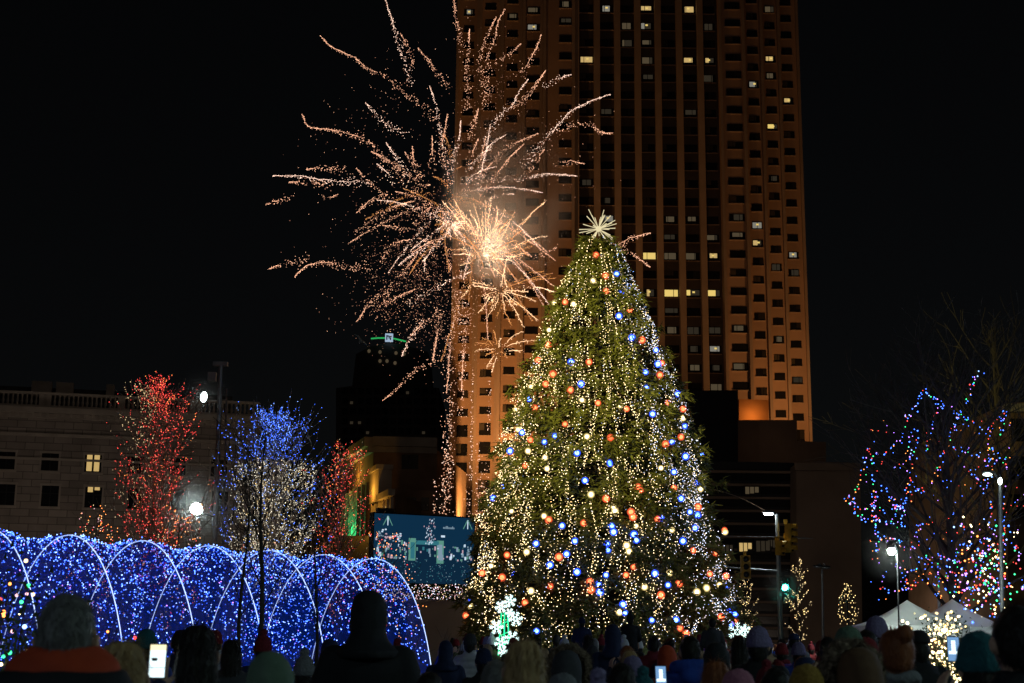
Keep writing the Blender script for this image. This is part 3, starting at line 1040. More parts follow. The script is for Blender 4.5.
# second red tree
p = at(336, 640, 56); h = at(336, 438, 56).z
r3, ln = bare_tree('bare_tree', 'smaller bare tree with red lights between the blue tree and the video screen', p.x, 56, h * .93, 1.15, 'bark_twig', 12, .85, .1, 80, twig=.008)
P, MI = light_tree(ln, 1200, None, lambda q, r: 0 if r.random() < .68 else (1 if r.random() < .5 else 2), .02, 7)
hung('string_lights', 'red string lights on the smaller tree left of the video screen', P, MI, [random.uniform(.008, .016) for _ in P], ['bulb_red', 'bulb_orange', 'bulb_dim'], r3.location)
# low trees / shrubs with orange-red lights behind the tunnel
for k, (px, ytop, Y, wd) in enumerate([(172, 513, 45, 1.0), (385, 540, 48, 1.0), (92, 520, 50, 1.1)]):
    p = at(px, 640, Y); h = at(px, ytop, Y).z
    r_, ln = bare_tree('bare_tree', ['low bare tree with orange lights at the foot of the tall red tree', 'low bare tree with orange red lights directly left of the video screen', 'low bare tree with faint pink lights left of the tall red tree'][k], p.x, Y, h, wd, 'bark_pale', 30 + k, .5, .07, 22, twig=.007)
    P, MI = light_tree(ln, 240, None, lambda q, r: r.choice((0, 0, 1, 2, 3)), .02, 17 + k)
    hung('string_lights', ['orange string lights on the low tree at the foot of the tall red tree', 'orange red string lights on the low tree left of the video screen', 'pink and red string lights on the low tree left of the tall red tree'][k], P, MI, .016, ['bulb_orange', 'bulb_red', 'bulb_pink', 'bulb_dim'], r_.location)
# dark saplings close to the camera, in front of the tunnel
for k, (px, ytop, Y, tr_, sp, sd_) in enumerate([(259, 440, 15.5, .04, .62, 41), (242, 470, 16.5, .03, .36, 44), (316, 520, 17, .028, .45, 47)]):
    p = at(px, 640, Y); h = at(px, ytop, Y).z
    bare_tree('bare_sapling', ['dark bare sapling with forked branches in front of the blue tree, tallest of three', 'dark thin sapling just left of the tallest forked sapling', 'dark slender sapling in front of the right half of the light tunnel'][k], p.x, Y, h, sp, 'bark', sd_, .75, tr_, 11, levels=2, first=.5, twig=.004)
# bare shrub in front of the snowflake figure
for k, (px, Y) in enumerate([(452, 20), (472, 22)]):
    p = at(px, 640, Y)
    e = tag(empty('bare_shrub', (p.x, Y, 0)), ['pale leafless shrub between the light tunnel and the snowflake figure', 'pale leafless shrub directly left of the snowflake figure'][k], 'shrub')
    b = MB()
    for i in range(16):
        th = random.random() * 6.3; L = random.uniform(.9, 1.75); g = Vector((math.cos(th) * .42, math.sin(th) * .42, 1))
        q = [Vector((math.cos(th), math.sin(th), 0)) * .08 + g * (L * t) + Vector((random.gauss(0, .03), random.gauss(0, .03), 0)) for t in (0, .35, .7, 1)]
        b.tube(q, [.014, .011, .008, .003], 4, cap=False)
        for _ in range(3):
            q0 = q[1].lerp(q[3], random.random()); b.tube([q0, q0 + Vector((random.gauss(0, .18), random.gauss(0, .18), random.uniform(.15, .45)))], [.006, .002], 3, cap=False)
    b.build('stem', 'bark_pale', e)

# ------------------------------------------------------------------ large bare tree on the right with multicolour strings
YR = 42.0
p = at(958, 640, YR); h = at(962, 372, YR).z
rt, ln = bare_tree('bare_tree', 'wide bare tree draped with multicolour light strings above the white tent', p.x, YR, h, 2.6, 'bark', 71, .45, .2, 50, levels=3, first=.22, twig=.008)
S1 = [[(150,405),(165,440),(175,490),(180,560),(180,640),(185,683)],[(65,590),(100,610),(140,635),(190,640),(240,645),(290,630),(330,600)],[(180,420),(215,410),(250,385),(280,355),(305,330)],
      [(305,260),(310,330),(318,400),(318,470),(318,520),(310,560),(300,600),(285,650)],[(305,265),(340,250),(355,215),(375,155)],[(375,155),(400,185),(435,215)],[(435,215),(430,260),(412,310),(395,360),(385,410)],
      [(435,215),(480,240),(520,265)],[(520,265),(550,210),(570,150),(575,110),(610,90)],[(520,265),(505,300),(490,340),(480,380),(455,415),(440,460),(420,510),(400,560)],[(520,265),(580,290),(620,315),(640,340),(640,420),(645,480),(630,540)],
      [(660,290),(690,265),(705,250)],[(480,380),(530,400),(580,420),(630,435),(700,440)],[(210,540),(235,580),(260,620),(285,640)],[(310,560),(350,560),(380,565)],[(150,405),(140,470),(120,540),(100,570)],[(545,480),(590,515),(610,535)],[(690,530),(690,600),(700,640)],
      [(345,320),(350,380),(345,430)],[(655,390),(690,440),(710,470)],[(690,330),(700,250)],[(70,600),(90,640),(120,683)],[(610,540),(640,600),(650,683)]]
S2 = [[(160,0),(170,80),(180,140),(175,190)],[(80,5),(130,75),(200,75),(260,90)],[(270,0),(270,60),(265,110)],[(340,85),(320,160),(300,190)],[(190,320),(230,340),(290,330),(330,310),(400,320),(450,340)],[(250,240),(280,280),(290,330)],
      [(410,210),(440,260),(420,300)],[(490,170),(550,160),(600,180),(640,190)],[(640,20),(645,90),(650,150),(640,220),(635,300),(640,380)],[(325,215),(400,210),(470,230)],[(400,230),(402,300),(400,370)],[(470,180),(480,260),(470,340),(500,400)],[(560,230),(550,300),(520,350),(500,400)],
      [(600,130),(640,190),(600,260),(640,330)],[(150,40),(165,110),(200,140),(270,150)],[(285,270),(320,250),(380,260)],[(600,440),(620,470),(640,490)]]
P = []; MI = []; RR = []
for Spx, sc, oy in ((S1, 4.015, 350), (S2, 3.732, 500)):
    for line in Spx:
        Yc = YR - random.uniform(.3, 2.2)
        pts = [at(830 + x / sc, oy + y / sc, Yc + random.uniform(-.35, .35)) for x, y in line]
        for q in resample(smooth_line(pts, 4), .075):
            if random.random() < .07: continue
            P.append(q + Vector((random.gauss(0, .05), random.gauss(0, .06), random.gauss(0, .05))))
            z_ = random.random()
            MI.append(0 if z_ < .42 else 1 if z_ < .6 else 2 if z_ < .72 else 3 if z_ < .84 else 4 if z_ < .92 else 5)
            RR.append(random.uniform(.012, .024))
for k in range(260):
    x = random.gauss(590, 75); y = random.gauss(290, 110)
    if not (460 < x < 735 and 60 < y < 520): continue
    P.append(at(830 + x / 3.732, 500 + y / 3.732, YR - random.uniform(2, 4.5)))
    MI.append(random.choice((0, 1, 2, 3, 4, 5, 6, 6))); RR.append(random.uniform(.014, .036))
for k in range(240):
    x = random.uniform(865, 1024); y = random.uniform(420, 600)
    P.append(at(x, y, YR - random.uniform(-1, 2))); MI.append(random.choice((0, 0, 1, 2, 3))); RR.append(.013)
hung('string_lights', 'blue, red, green and amber light strings swagged over the wide bare tree', P, MI, RR, ['bulb_blue', 'bulb_violet', 'bulb_red', 'bulb_orange', 'bulb_green', 'bulb_paleblue', 'bulb_warm'], (0, 0, 0))
# dark bare tree behind it, top right
p = at(1005, 640, 60); h = at(1005, 330, 60).z
bare_tree('bare_tree', 'unlit dark bare tree behind the wide multicolour tree near the right edge', p.x, 60, h, 3.0, 'bark', 77, .6, .2, 30, levels=2, first=.3, twig=.012)

# multicolour lit shrub at the left edge
def lit_shrub(name, label, llabel, px, Y, hgt, rad, n, mats, r, seed, leaf=True, zc=.5):
    p = at(px, 640, Y)
    rnd = random.Random(seed)
    e = tag(empty(name, (p.x, Y, 0)), label, 'shrub')
    b = MB()
    tips = []
    for i in range(26):
        th = rnd.random() * 6.3; el = rnd.uniform(.35, 1.4)
        g = Vector((math.cos(th) * math.cos(el) * rad, math.sin(th) * math.cos(el) * rad, math.sin(el) * hgt))
        q = [g * t + Vector((rnd.gauss(0, .04), rnd.gauss(0, .04), 0)) for t in (0, .4, .75, 1)]
        b.tube(q, [.016, .012, .007, .003], 4, cap=False); tips.append(q)
    b.build('stem', 'bark', e)
    if leaf:
        V = []
        for k in range(2600):
            q = rnd.choice(tips); t = rnd.uniform(.3, 1.02)
            c = q[0].lerp(q[3], t) + Vector((rnd.gauss(0, .1), rnd.gauss(0, .1), rnd.gauss(0, .1)))
            g = Vector((rnd.gauss(0, 1), rnd.gauss(0, 1), rnd.gauss(.3, 1))).normalized() * rnd.uniform(.04, .09)
            s = g.cross(Vector((rnd.gauss(0, 1), rnd.gauss(0, 1), rnd.gauss(0, 1)))).normalized() * .02
            V += [tuple(c - s), tuple(c + s), tuple(c + g)]
        np_mesh('foliage', V, np.arange(len(V)).reshape(-1, 3), None, ['shrub_leaf'], e)
    P = []
    for k in range(n):
        q = rnd.choice(tips); t = rnd.uniform(.3, 1.05)
        P.append(q[0].lerp(q[3], t) + Vector((rnd.gauss(0, .1), rnd.gauss(0, .1), rnd.gauss(0, .1))))
    hung('string_lights', llabel, P, [rnd.randrange(len(mats)) for _ in P], [rnd.uniform(r * .6, r * 1.25) for _ in P], mats, e.location, True)


MIX = ['bulb_green', 'bulb_red', 'bulb_orange', 'bulb_warm', 'bulb_pink', 'bulb_paleblue', 'bulb_gold', 'bulb_green']
lit_shrub('lit_shrub', 'shrub with large green, red and amber bulbs at the left edge before the blue tunnel', 'large green, red and amber bulbs on the shrub at the left edge', -8, 12, 2.25, .95, 240, MIX, .0165, 3)
lit_shrub('lit_shrub', 'thin shrub with a few amber bulbs between the man in orange and the blue tunnel', 'few amber and red bulbs on the thin shrub behind the man in orange', 100, 13, 1.9, .5, 26, MIX, .014, 4, leaf=False)
WRM = ['bulb_warm', 'bulb_gold', 'bulb_warm', 'bulb_dim']
lit_shrub('lit_shrub', 'round shrub smothered in warm white bulbs in front of the right tent peak', 'dense warm white bulbs on the round shrub before the tent', 943, 31, 2.25, 1.6, 560, WRM, .027, 5)
lit_shrub('lit_shrub', 'low shrub with scattered warm bulbs left of the green beanie', 'scattered warm bulbs on the low shrub left of the green beanie', 940, 19, 1.35, .55, 90, WRM, .022, 6)

# light-wrapped wire figures by the street
def wire_cone(label, px, ybot, ytop, Y, wpx, seed):
    rnd = random.Random(seed)
    p = at(px, ybot, Y); q = at(px, ytop, Y); R = wpx * Y / F; H = q.z
    e = tag(empty('wire_tree', (p.x, Y, 0)), label, 'light sculpture')
    MB().tube([(0, 0, 0), (0, 0, H)], .03, 6).build('pole', 'metal_dark', e)
    b = MB(); P = []
    z0 = max(.3, p.z)
    for k in range(7):
        th = k * 2 * PI / 7
        pts = [Vector((math.cos(th) * R * f_, math.sin(th) * R * f_, z0 + (H - z0) * t)) for t, f_ in ((0, .75), (.25, 1.0), (.55, .8), (.8, .4), (1, .02))]
        pts = smooth_line(pts, 4)
        b.tube(pts, .012, 4, cap=False)
        for s in resample(pts, .09):
            if rnd.random() < .75: P.append(s + Vector((rnd.gauss(0, .05), rnd.gauss(0, .05), rnd.gauss(0, .05))))
    for t, f_ in ((.1, .9), (.5, .85)):
        ring = [Vector((math.cos(a) * R * f_, math.sin(a) * R * f_, z0 + (H - z0) * t)) for a in np.linspace(0, 2 * PI, 15)]
        b.tube(ring, .012, 4, cap=False)
        P += [s for s in resample(ring, .09) if rnd.random() < .6]
    b.build('wire_frame', 'metal_dark', e)
    o = bulbs('string_lights', P, [rnd.uniform(.010, .02) for _ in P], [rnd.choice((1, 1, 2)) for _ in P], ['bulb_warm', 'bulb_gold', 'bulb_dim'], e)
    o['kind'] = 'stuff'


for px, yt, Y_, sp_, n_, sd_, l1, l2 in [(748, 580, 60, .62, 230, 61, 'small bare tree with warm lights between the giant tree and the signal pole', 'warm string lights on the small tree left of the signal pole'),
                                (799, 562, 60, .6, 250, 62, 'small bare tree with warm lights just right of the signal pole', 'warm string lights on the small tree right of the signal pole')]:
    p = at(px, 640, Y_); h = at(px, yt, Y_).z
    r_, ln = bare_tree('bare_tree', l1, p.x, Y_, h, sp_, 'bark', sd_, .5, .06, 16, levels=1, first=.3, twig=.012, cap=.9)
    P, MI = light_tree(ln, n_, None, lambda q, r: r.choice((0, 1, 1)), .02, sd_)
    hung('string_lights', l2, P, MI, [random.uniform(.01, .02) for _ in P], ['bulb_gold', 'bulb_dim'], r_.location)
wire_cone('slim cone of warm string lights in front of the plain stone block', 848, 622, 584, 54, 9, 3)

# ------------------------------------------------------------------ the blue tunnel of lights
tx0, ty0, tphi, tsp, tH, tW, tb_ = -2.677, 27.544, 4.09823, 1.43291, 3.1718, 1.6084, .08
tun = tag(empty('light_tunnel', (tx0, ty0, 0), 0), 'long walk through tunnel of blue string lights with white rope light arches', 'light tunnel')
ax = Vector((math.cos(tphi), math.sin(tphi), 0)); nn = Vector((ax.y, -ax.x, 0))


def tpt(s, th, k=1.0):
    k *= 1 - .04 * math.sin(PI * s / tsp) ** 2 * math.sin(th) ** .5 if 0 < th < PI else 1
    return ax * s - nn * (tW * k * math.cos(th)) + Vector((0, 0, tb_ + (tH - tb_) * k * math.sin(th)))


NR = 10
for k in range(NR):
    pts = [tpt(k * tsp, th) for th in np.linspace(0, PI, 41)]
    rope = MB().tube([tpt(k * tsp, th, 1.0) for th in np.linspace(0, PI, 61)], .0085, 6)
    ro = MB().tube([tpt(k * tsp, th, .994) for th in np.linspace(0, PI, 41)], .006, 6).build('arch', 'metal_dark', tun)
    rope.build('rope_light', 'rope_white', ro)
b = MB()
for th in (0.02, PI - .02):
    b.tube([tpt(0, th, .99), tpt((NR - 1) * tsp, th, .99)], .02, 5)
b.build('rail', 'metal_dark', tun)
# fine net added and tinted blue to give the tunnel its glow
m = bpy.data.materials.new('blue_glow_net')
m.use_nodes = True
nt = m.node_tree; nt.nodes.clear()
o_ = nt.nodes.new('ShaderNodeOutputMaterial'); mx = nt.nodes.new('ShaderNodeMixShader'); tr = nt.nodes.new('ShaderNodeBsdfTransparent')
df = nt.nodes.new('ShaderNodeBsdfDiffuse'); tl = nt.nodes.new('ShaderNodeBsdfTranslucent'); m2 = nt.nodes.new('ShaderNodeMixShader')
df.inputs[0].default_value = tl.inputs[0].default_value = (.03, .15, .95, 1)
mx.inputs[0].default_value = .5; m2.inputs[0].default_value = .5
nt.links.new(df.outputs[0], m2.inputs[1]); nt.links.new(tl.outputs[0], m2.inputs[2])
nt.links.new(tr.outputs[0], mx.inputs[1]); nt.links.new(m2.outputs[0], mx.inputs[2]); nt.links.new(mx.outputs[0], o_.inputs[0])
M['blue_glow_net'] = m
vs = []; fs = []
ns, nth = 72, 28
for i in range(ns + 1):
    for j in range(nth + 1):
        vs.append(tpt((NR - 1) * tsp * i / ns, PI * j / nth, 1.003))
for i in range(ns):
    for j in range(nth):
        a = i * (nth + 1) + j
        fs.append((a, a + nth + 1, a + nth + 2, a + 1))
MB().add(vs, fs).build('net', 'blue_glow_net', tun, True)
P = []; MI = []; RR = []
for k in range(11000):
    if k % 3:
        s = round(random.random() * (NR - 1) * tsp / .085) * .085 + random.gauss(0, .012); th = random.random() * PI; s += .05 * math.sin(th * 7 + s * 9)
    else:
        s = random.random() * (NR - 1) * tsp; th = random.random() * PI
    s = min(max(s, 0), (NR - 1) * tsp)
    if noise.noise(Vector((s * .9, th * 2.2, 0))) < -.28 and random.random() < .7: continue
    P.append(tpt(s, th, 1.0 + random.gauss(.004, .006))); z_ = random.random()
    MI.append(0 if z_ < .58 else 1 if z_ < .97 else 2); RR.append(random.uniform(.006, .0128))
o = bulbs('string_lights', P, RR, MI, ['bulb_blue', 'bulb_paleblue', 'bulb_violet'], tun)
o['kind'] = 'stuff'

# ------------------------------------------------------------------ video screen
ys = 60.0
c0 = at(373, 582, ys); c1 = at(474, 583, ys + 2.2)
scr = tag(empty('video_screen', (c0.x, ys, 0), math.atan2(c1.y - c0.y, c1.x - c0.x)), 'large outdoor video screen showing a blue night stage scene left of the giant tree', 'screen')
Wd = math.hypot(c1.x - c0.x, c1.y - c0.y); zb = c0.z; zt = at(373, 513, ys).z; Hh = zt - zb
b = MB(); b.box(-.05, Wd + .05, .06, .5, zb - .05, zt + .05); b.box(.2, 1.0, .1, .4, zt + .05, zt + .25)
b.build('casing', 'black_plastic', scr)
emis('screen_blue', (.004, .026, .06), 1); emis('screen_deep', (.004, .02, .045), 1); emis('screen_mid', (.03, .16, .2), 1); emis('screen_white', (.6, .75, .9), 1)
emis('screen_green', (.1, .28, .22), 1); emis('screen_pink', (.75, .5, .6), .7); emis('screen_grey', (.2, .3, .38), 1)
SM = ['screen_blue', 'screen_deep', 'screen_mid', 'screen_white', 'screen_green', 'screen_pink', 'screen_grey']
g = MB()


def sq(u0, u1, v0, v1, mi, lay):
    y = .055 - lay * .004
    g.add([(u0 * Wd, y, zb + v0 * Hh), (u1 * Wd, y, zb + v0 * Hh), (u1 * Wd, y, zb + v1 * Hh), (u0 * Wd, y, zb + v1 * Hh)], [(0, 1, 2, 3)], mi)


sq(0, 1, 0, 1, 0, 0); sq(0, 1, 0, .38, 1, 1)
sq(.34, .41, .33, .66, 4, 2); sq(.41, .62, .33, .57, 1, 2); sq(.62, .69, .30, .64, 4, 2); sq(.36, .40, .36, .60, 2, 3); sq(.635, .675, .35, .58, 6, 3); sq(.41, .64, .57, .63, 2, 3)
rs = random.Random(5)
for k in range(130):
    u = rs.random(); v = rs.uniform(.34, .56)
    if .34 < u < .69 and rs.random() < .55: continue
    s_ = rs.uniform(.006, .022)
    sq(u, u + s_, v, v + s_ * rs.uniform(1, 4), rs.choice((2, 3, 4, 5, 6, 6)), 4)
for k in range(60):
    u = rs.gauss(.55, .028); v = rs.uniform(.57, .96); sq(u, u + .008, v, v + .02, rs.choice((3, 5, 6)), 4)
for k in range(38):
    u = rs.uniform(.01, .25); v = rs.gauss(.68, .045); sq(u, u + .018, v, v + .02, rs.choice((3, 5, 6)), 4)
for k in range(170):
    u = rs.random(); v = rs.uniform(.02, .36); sq(u, u + .006, v, v + .012, rs.choice((2, 6, 2)), 4)
for (u, v) in ((.13, .97), (.93, .97)):
    for du in (-.045, 0, .045):
        g.add([((u - .006) * Wd, .037, zb + v * Hh), ((u + .006) * Wd, .037, zb + v * Hh), ((u + du + .004) * Wd, .037, zb + (v - .14) * Hh), ((u + du - .004) * Wd, .037, zb + (v - .14) * Hh)], [(0, 1, 2, 3)], 4 if abs(du) > .03 else 3)
for k in range(9):
    u = .68 + k * .013; sq(u, u + .009, .82, .82 + rs.choice((.025, .04)), 6, 4)
sq(.66, .7, .69, .72, 3, 4)
g.build('picture', SM, scr)
b = MB(); b.box(Wd * .42, Wd * .54, .1, .5, 0, zb - .06); b.build('mast', 'metal_dark', scr)
# sparkling hedge and low wall below the screen
p = at(372, 620, 57); q = at(474, 620, 58)
e = tag(empty('hedge', (p.x, 57, 0)), 'clipped hedge full of pale pink and white lights beneath the video screen', 'hedge')
hz0 = at(420, 602, 57).z; hz1 = at(420, 584, 57).z
V = []; P = []
for k in range(6400):
    c = Vector((random.uniform(0, q.x - p.x), random.uniform(-.35, .35), random.uniform(hz0 * .3, hz1)))
    g_ = Vector((random.gauss(0, 1), random.gauss(0, 1), random.gauss(0, 1))).normalized() * .1
    s = g_.cross(Vector((random.gauss(0, 1), random.gauss(0, 1), random.gauss(0, 1)))).normalized() * .03
    V += [tuple(c - s), tuple(c + s), tuple(c + g_)]
np_mesh('foliage', V, np.arange(len(V)).reshape(-1, 3), None, ['shrub_leaf'], e)
b = MB()
for k in range(9): b.tube([(k * .5 + .2, 0, 0), (k * .5 + .2, 0, hz1 - .2)], .03, 5)
b.build('stem', 'bark', e)
for k in range(520): P.append((random.uniform(0, q.x - p.x), random.uniform(-.45, .3), random.uniform(hz0, hz1)))
hung('string_lights', 'pale pink and white lights in the hedge beneath the video screen', P, [random.choice((0, 0, 1, 2)) for _ in P], [random.uniform(.012, .022) for _ in P], ['bulb_pink', 'bulb_cool', 'bulb_dim'], e.location)
p = at(438, 640, 50); q = at(474, 640, 50)
MBw = MB(); z_ = at(440, 603, 50).z
MBw.box(-.9, 1.6, -.2, .2, 0, z_); MBw.box(-.95, 1.65, -.25, .25, z_ + .003, z_ + .12)
o = MBw.build('planter_wall', 'limestone'); o.location = (p.x - .2, 50, 0)
tag(o, 'low pale stone planter wall below the right half of the video screen', 'wall')

# ------------------------------------------------------------------ tall mast with flood lamps on the left
p = at(211.5, 640, 62); top = at(221, 366, 62)
mast = tag(empty('light_mast', (p.x, 62, 0)), 'tall light mast with two bright white lamps in front of the pale building', 'light mast')
Hm = top.z; dx = top.x - p.x
MB().tube([(0, 0, 0), (dx * .5, 0, Hm * .5), (dx, 0, Hm)], [.14, .12, .1], 8).build('pole', 'metal_grey', mast)
b = MB(); b.tube([(.35, .3, 0), (dx + .25, .3, Hm * .93)], .045, 6)
for k in range(9):
    t = k / 9; b.tube([(dx * t, 0, Hm * t), (.35 + (dx - .1) * t, .3, Hm * t)], .02, 4)
b.box(dx - .35, dx + .3, -.15, .15, Hm, Hm + .18); b.box(dx - .55, dx - .2, -.12, .2, Hm - .7, Hm - .3)
b.build('bracket', 'metal_grey', mast)
for (px, py, rr, tilt, mm) in [(204, 397, .235, .7, 'lamp_moon'), (196.5, 509, .26, .2, 'lamp_white')]:
    c = at(px, py, 61.6) - Vector(mast.location)
    h_ = MB(); h_.lathe([(.06, .22), (.17, .18), (rr + .04, 0), (rr + .04, -.04)], n=14)
    h_.tube([(0, 0, .2), (0, .15, .28), (dx * c.z / Hm - c.x, .35, .1)], .03, 5)
    ho = h_.build('lamp_head', 'metal_dark', mast, True)
    face = MB().lathe([(rr, -.045), (rr * .9, -.06), (rr * .5, -.09), (.01, -.1)], n=18).build('lens', mm, ho, True)
    ho.location = c; ho.rotation_euler = (-1.45, 0, -tilt * .3)
    if mm == 'lamp_moon': ho.scale = (.62, 1, .98); ho.rotation_euler = (-1.45, .12, 0)

# ------------------------------------------------------------------ street lamp and signals right of the tree
YS = 58.0
p = at(781, 640, YS); tp_ = at(777, 514, YS)
O = Vector((p.x, YS, 0))
sl = tag(empty('signal_pole', O), 'tall grey pole with lamp arm and green signal right of the giant tree', 'street pole')
Hs = tp_.z
MB().tube([(0, 0, 0), (tp_.x - p.x, 0, Hs)], [.12, .08], 8).build('pole', 'metal_grey', sl)
a0 = at(777, 516, YS) - O; a1 = at(766, 514.5, YS) - O
b = MB(); b.tube([a0, (a0 + a1) / 2 + Vector((0, 0, .08)), a1], .035, 6)
b.build('lamp_arm', 'metal_grey', sl)
h_ = MB(); c = at(768.5, 513.3, YS) - O
h_.ell(c + Vector((0, 0, .05)), .28, .14, .08, 12, 6)
ho = h_.build('lamp_head', 'metal_grey', sl, True)
MB().ell(c - Vector((0, 0, .012)), .21, .1, .07, 12, 6).build('lens', emis('lamp_pole', (.85, 1, 1), 120), ho, True)
b = MB(); b.tube([at(779, 571, YS) - O, at(722, 567, YS) - O], [.05, .03], 6); b.tube([at(778.5, 537, YS) - O, at(813, 538.5, YS) - O], [.04, .02], 6)
b.tube([at(779, 537, YS) - O, at(700, 536, YS + 2) - O], .018, 5)
b.build('mast_arm', 'metal_grey', sl)


def signal(px, py, Y, s, lit=None, rz=0, hb='signal_yellow', nl=3):
    c = at(px, py, Y) - O
    h_ = MB()
    hh = .155 * s * nl
    h_.box(-.19 * s, .19 * s, -.13, .13, -hh, hh)
    h_.box(-.05, .05, .05, .2, hh, hh + .18)
    for k in range(nl):
        z = hh - (k + .5) * 2 * hh / nl
        # hood over each lens
        ring = [(.14 * s * math.cos(a), .14 * s * math.sin(a)) for a in np.linspace(-.3, PI + .3, 10)]
        for (xa, za), (xb, zb2) in zip(ring, ring[1:]):
            h_.add([(xa, -.131, z + za), (xb, -.131, z + zb2), (xb, -.33, z + zb2), (xa, -.33, z + za), (xa * 1.1, -.131, z + za * 1.1), (xb * 1.1, -.131, z + zb2 * 1.1), (xb * 1.1, -.33, z + zb2 * 1.1), (xa * 1.1, -.33, z + za * 1.1)],
                   [(0, 1, 2, 3), (7, 6, 5, 4), (3, 2, 6, 7)])
    o = h_.build('signal_head', hb, sl)
    o.location = c; o.rotation_euler = (0, 0, rz)
    for k in range(nl):
        z = hh - (k + .5) * 2 * hh / nl
        on = lit == k
        MB().lathe([(.125 * s, 0), (.11 * s, .03), (.01, .05)], n=12).build('lens', 'signal_green' if on else 'dark_glass', o).matrix_basis = Matrix.Translation((0, -.135, z)) @ Matrix.Rotation(PI / 2, 4, 'X')
    return o


signal(745.5, 567, YS - .35, 1.0)
signal(789, 531, YS - .3, .95, rz=1.1, nl=2)
signal(789, 545, YS - .3, .95, rz=1.1, nl=2)
signal(780, 548, YS - .4, .95, rz=.9, nl=2)
signal(784, 584, YS - .3, .95, lit=1, hb='black_plastic', nl=2)
b = MB(); pts = [at(x, y, Y_) for x, y, Y_ in [(560, 472, 70), (690, 487, 66), (720, 491, 64), (745, 500, 62), (762, 509, 60), (777, 517, 58.2)]]
wr = MB().tube([q - pts[0] for q in smooth_line(pts, 5)], .022, 5).build('overhead_wire', 'metal_grey')
wr.location = pts[0]
tag(wr, 'thin overhead cable curving down to the lamp arm beside the giant tree', 'cable')
# street lamps on the right


def street_lamp(label, px, ybase, ytop, Y, heads, mm, R=.18, pr=1.0, pm='metal_grey'):
    p = at(px, ybase, Y); tp = at(px, ytop, Y)
    e = tag(empty('street_lamp', (p.x, Y, 0)), label, 'street lamp')
    b = MB().tube([(0, 0, 0), (0, 0, .4), (tp.x - p.x, 0, tp.z)], [.1 * pr, .07 * pr, .045 * pr], 8)
    for (hx, hy, sx, sz) in heads:
        c = at(hx, hy, Y - .4) - Vector(e.location)
        b.tube([(tp.x - p.x, 0, tp.z - .05), ((c.x + tp.x - p.x) / 2, -.2, max(tp.z, c.z) + .1), (c.x, c.y, c.z + .08)], .025, 5)
    b.build('pole', pm, e)
    for (hx, hy, sx, sz) in heads:
        c = at(hx, hy, Y - .4) - Vector(e.location)
        ho = MB().ell(c + Vector((0, .06, .07)), sx * 1.15, R * 1.1, sz * .8, 12, 6).build('lamp_head', 'metal_dark', e, True)
        MB().ell(c, sx, R, sz, 12, 7).build('lens', mm, ho, True)


street_lamp('slim lamp post with one brilliant white lamp beside the left tent peak', 897, 620, 548, 33.5, [(891.5, 551, .09, .09)], 'lamp_street', .12, .35, 'metal_dark')
emis('lamp_soft', (.8, 1, .9), 7)
street_lamp('twin headed white street lamp in front of the wide multicolour tree', 1000, 640, 480, 36, [(987.5, 474.5, .12, .04), (1000, 481, .05, .1)], 'lamp_soft', .1)
street_lamp('unlit thin lamp post standing in front of the plain stone block', 822, 625, 566, 62, [(818, 567, .2, .05), (826, 568, .2, .05)], 'metal_grey')
street_lamp('thin dark pole just right of the left tent peak', 938, 620, 563, 44, [(938, 562, .05, .05)], 'metal_grey')

# ------------------------------------------------------------------ white tents
def tent(label, pxc, py, ye, wpx, Y, nm='tent'):
    pk = at(pxc, py, Y); ev = at(pxc, ye, Y); R = wpx * Y / F
    e = tag(empty(nm, (pk.x, Y, 0)), label, 'tent')
    H, E = pk.z, ev.z
    b = MB(); n = 8
    rows = []
    for t in np.linspace(0, 1, 9):
        rr = R * t; z = E + (H - E) * ((1 - t) ** 1.45)
        rows.append([Vector((rr * x, rr * y, z)) for x, y in [(-1, -1), (-.33, -1.0), (.33, -1.0), (1, -1), (1, -.33), (1, .33), (1, 1), (.33, 1), (-.33, 1), (-1, 1), (-1, .33), (-1, -.33)]])
    vs = [q for r in rows for q in r]; m_ = 12
    fs = [(i * m_ + k, i * m_ + (k + 1) % m_, (i + 1) * m_ + (k + 1) % m_, (i + 1) * m_ + k) for i in range(8) for k in range(m_)]
    b.add(vs, fs)
    lo = [Vector((q.x, q.y, E - .28)) for q in rows[-1]]
    b.add(rows[-1] + lo, [(k, (k + 1) % m_, m_ + (k + 1) % m_, m_ + k) for k in range(m_)])
    b.build('canopy', 'canvas_white', e, True)
    for sx in (-1, 1):
        for sy in (-1, 1):
            MB().tube([(sx * R * .98, sy * R * .98, 0), (sx * R * .98, sy * R * .98, E)], .03, 6).build('leg', 'metal_grey', e)


tent('white peaked canopy tent, left of the two', 907, 600, 626, 46, 37)
tent('white peaked canopy tent behind the warm lit shrub, right of the two', 952, 599, 627, 44, 39)


# ------------------------------------------------------------------ people
def remesh(b, vs, mats, smooth=4, tris=None):
    me = bpy.data.meshes.new('tmp')
    me.from_pydata(b.v, [], b.f)
    o = bpy.data.objects.new('tmp', me)
    COL.objects.link(o)
    r = o.modifiers.new('r', 'REMESH'); r.mode = 'VOXEL'; r.voxel_size = vs
    if smooth:
        sm = o.modifiers.new('s', 'SMOOTH'); sm.factor = .5; sm.iterations = smooth
    dg = bpy.context.evaluated_depsgraph_get()
    out = bpy.data.meshes.new_from_object(o.evaluated_get(dg))
    bpy.data.objects.remove(o); bpy.data.meshes.remove(me)
    out.materials.clear()
    for m in mats: out.materials.append(M[m])
    out.polygons.foreach_set('use_smooth', [True] * len(out.polygons))
    return out


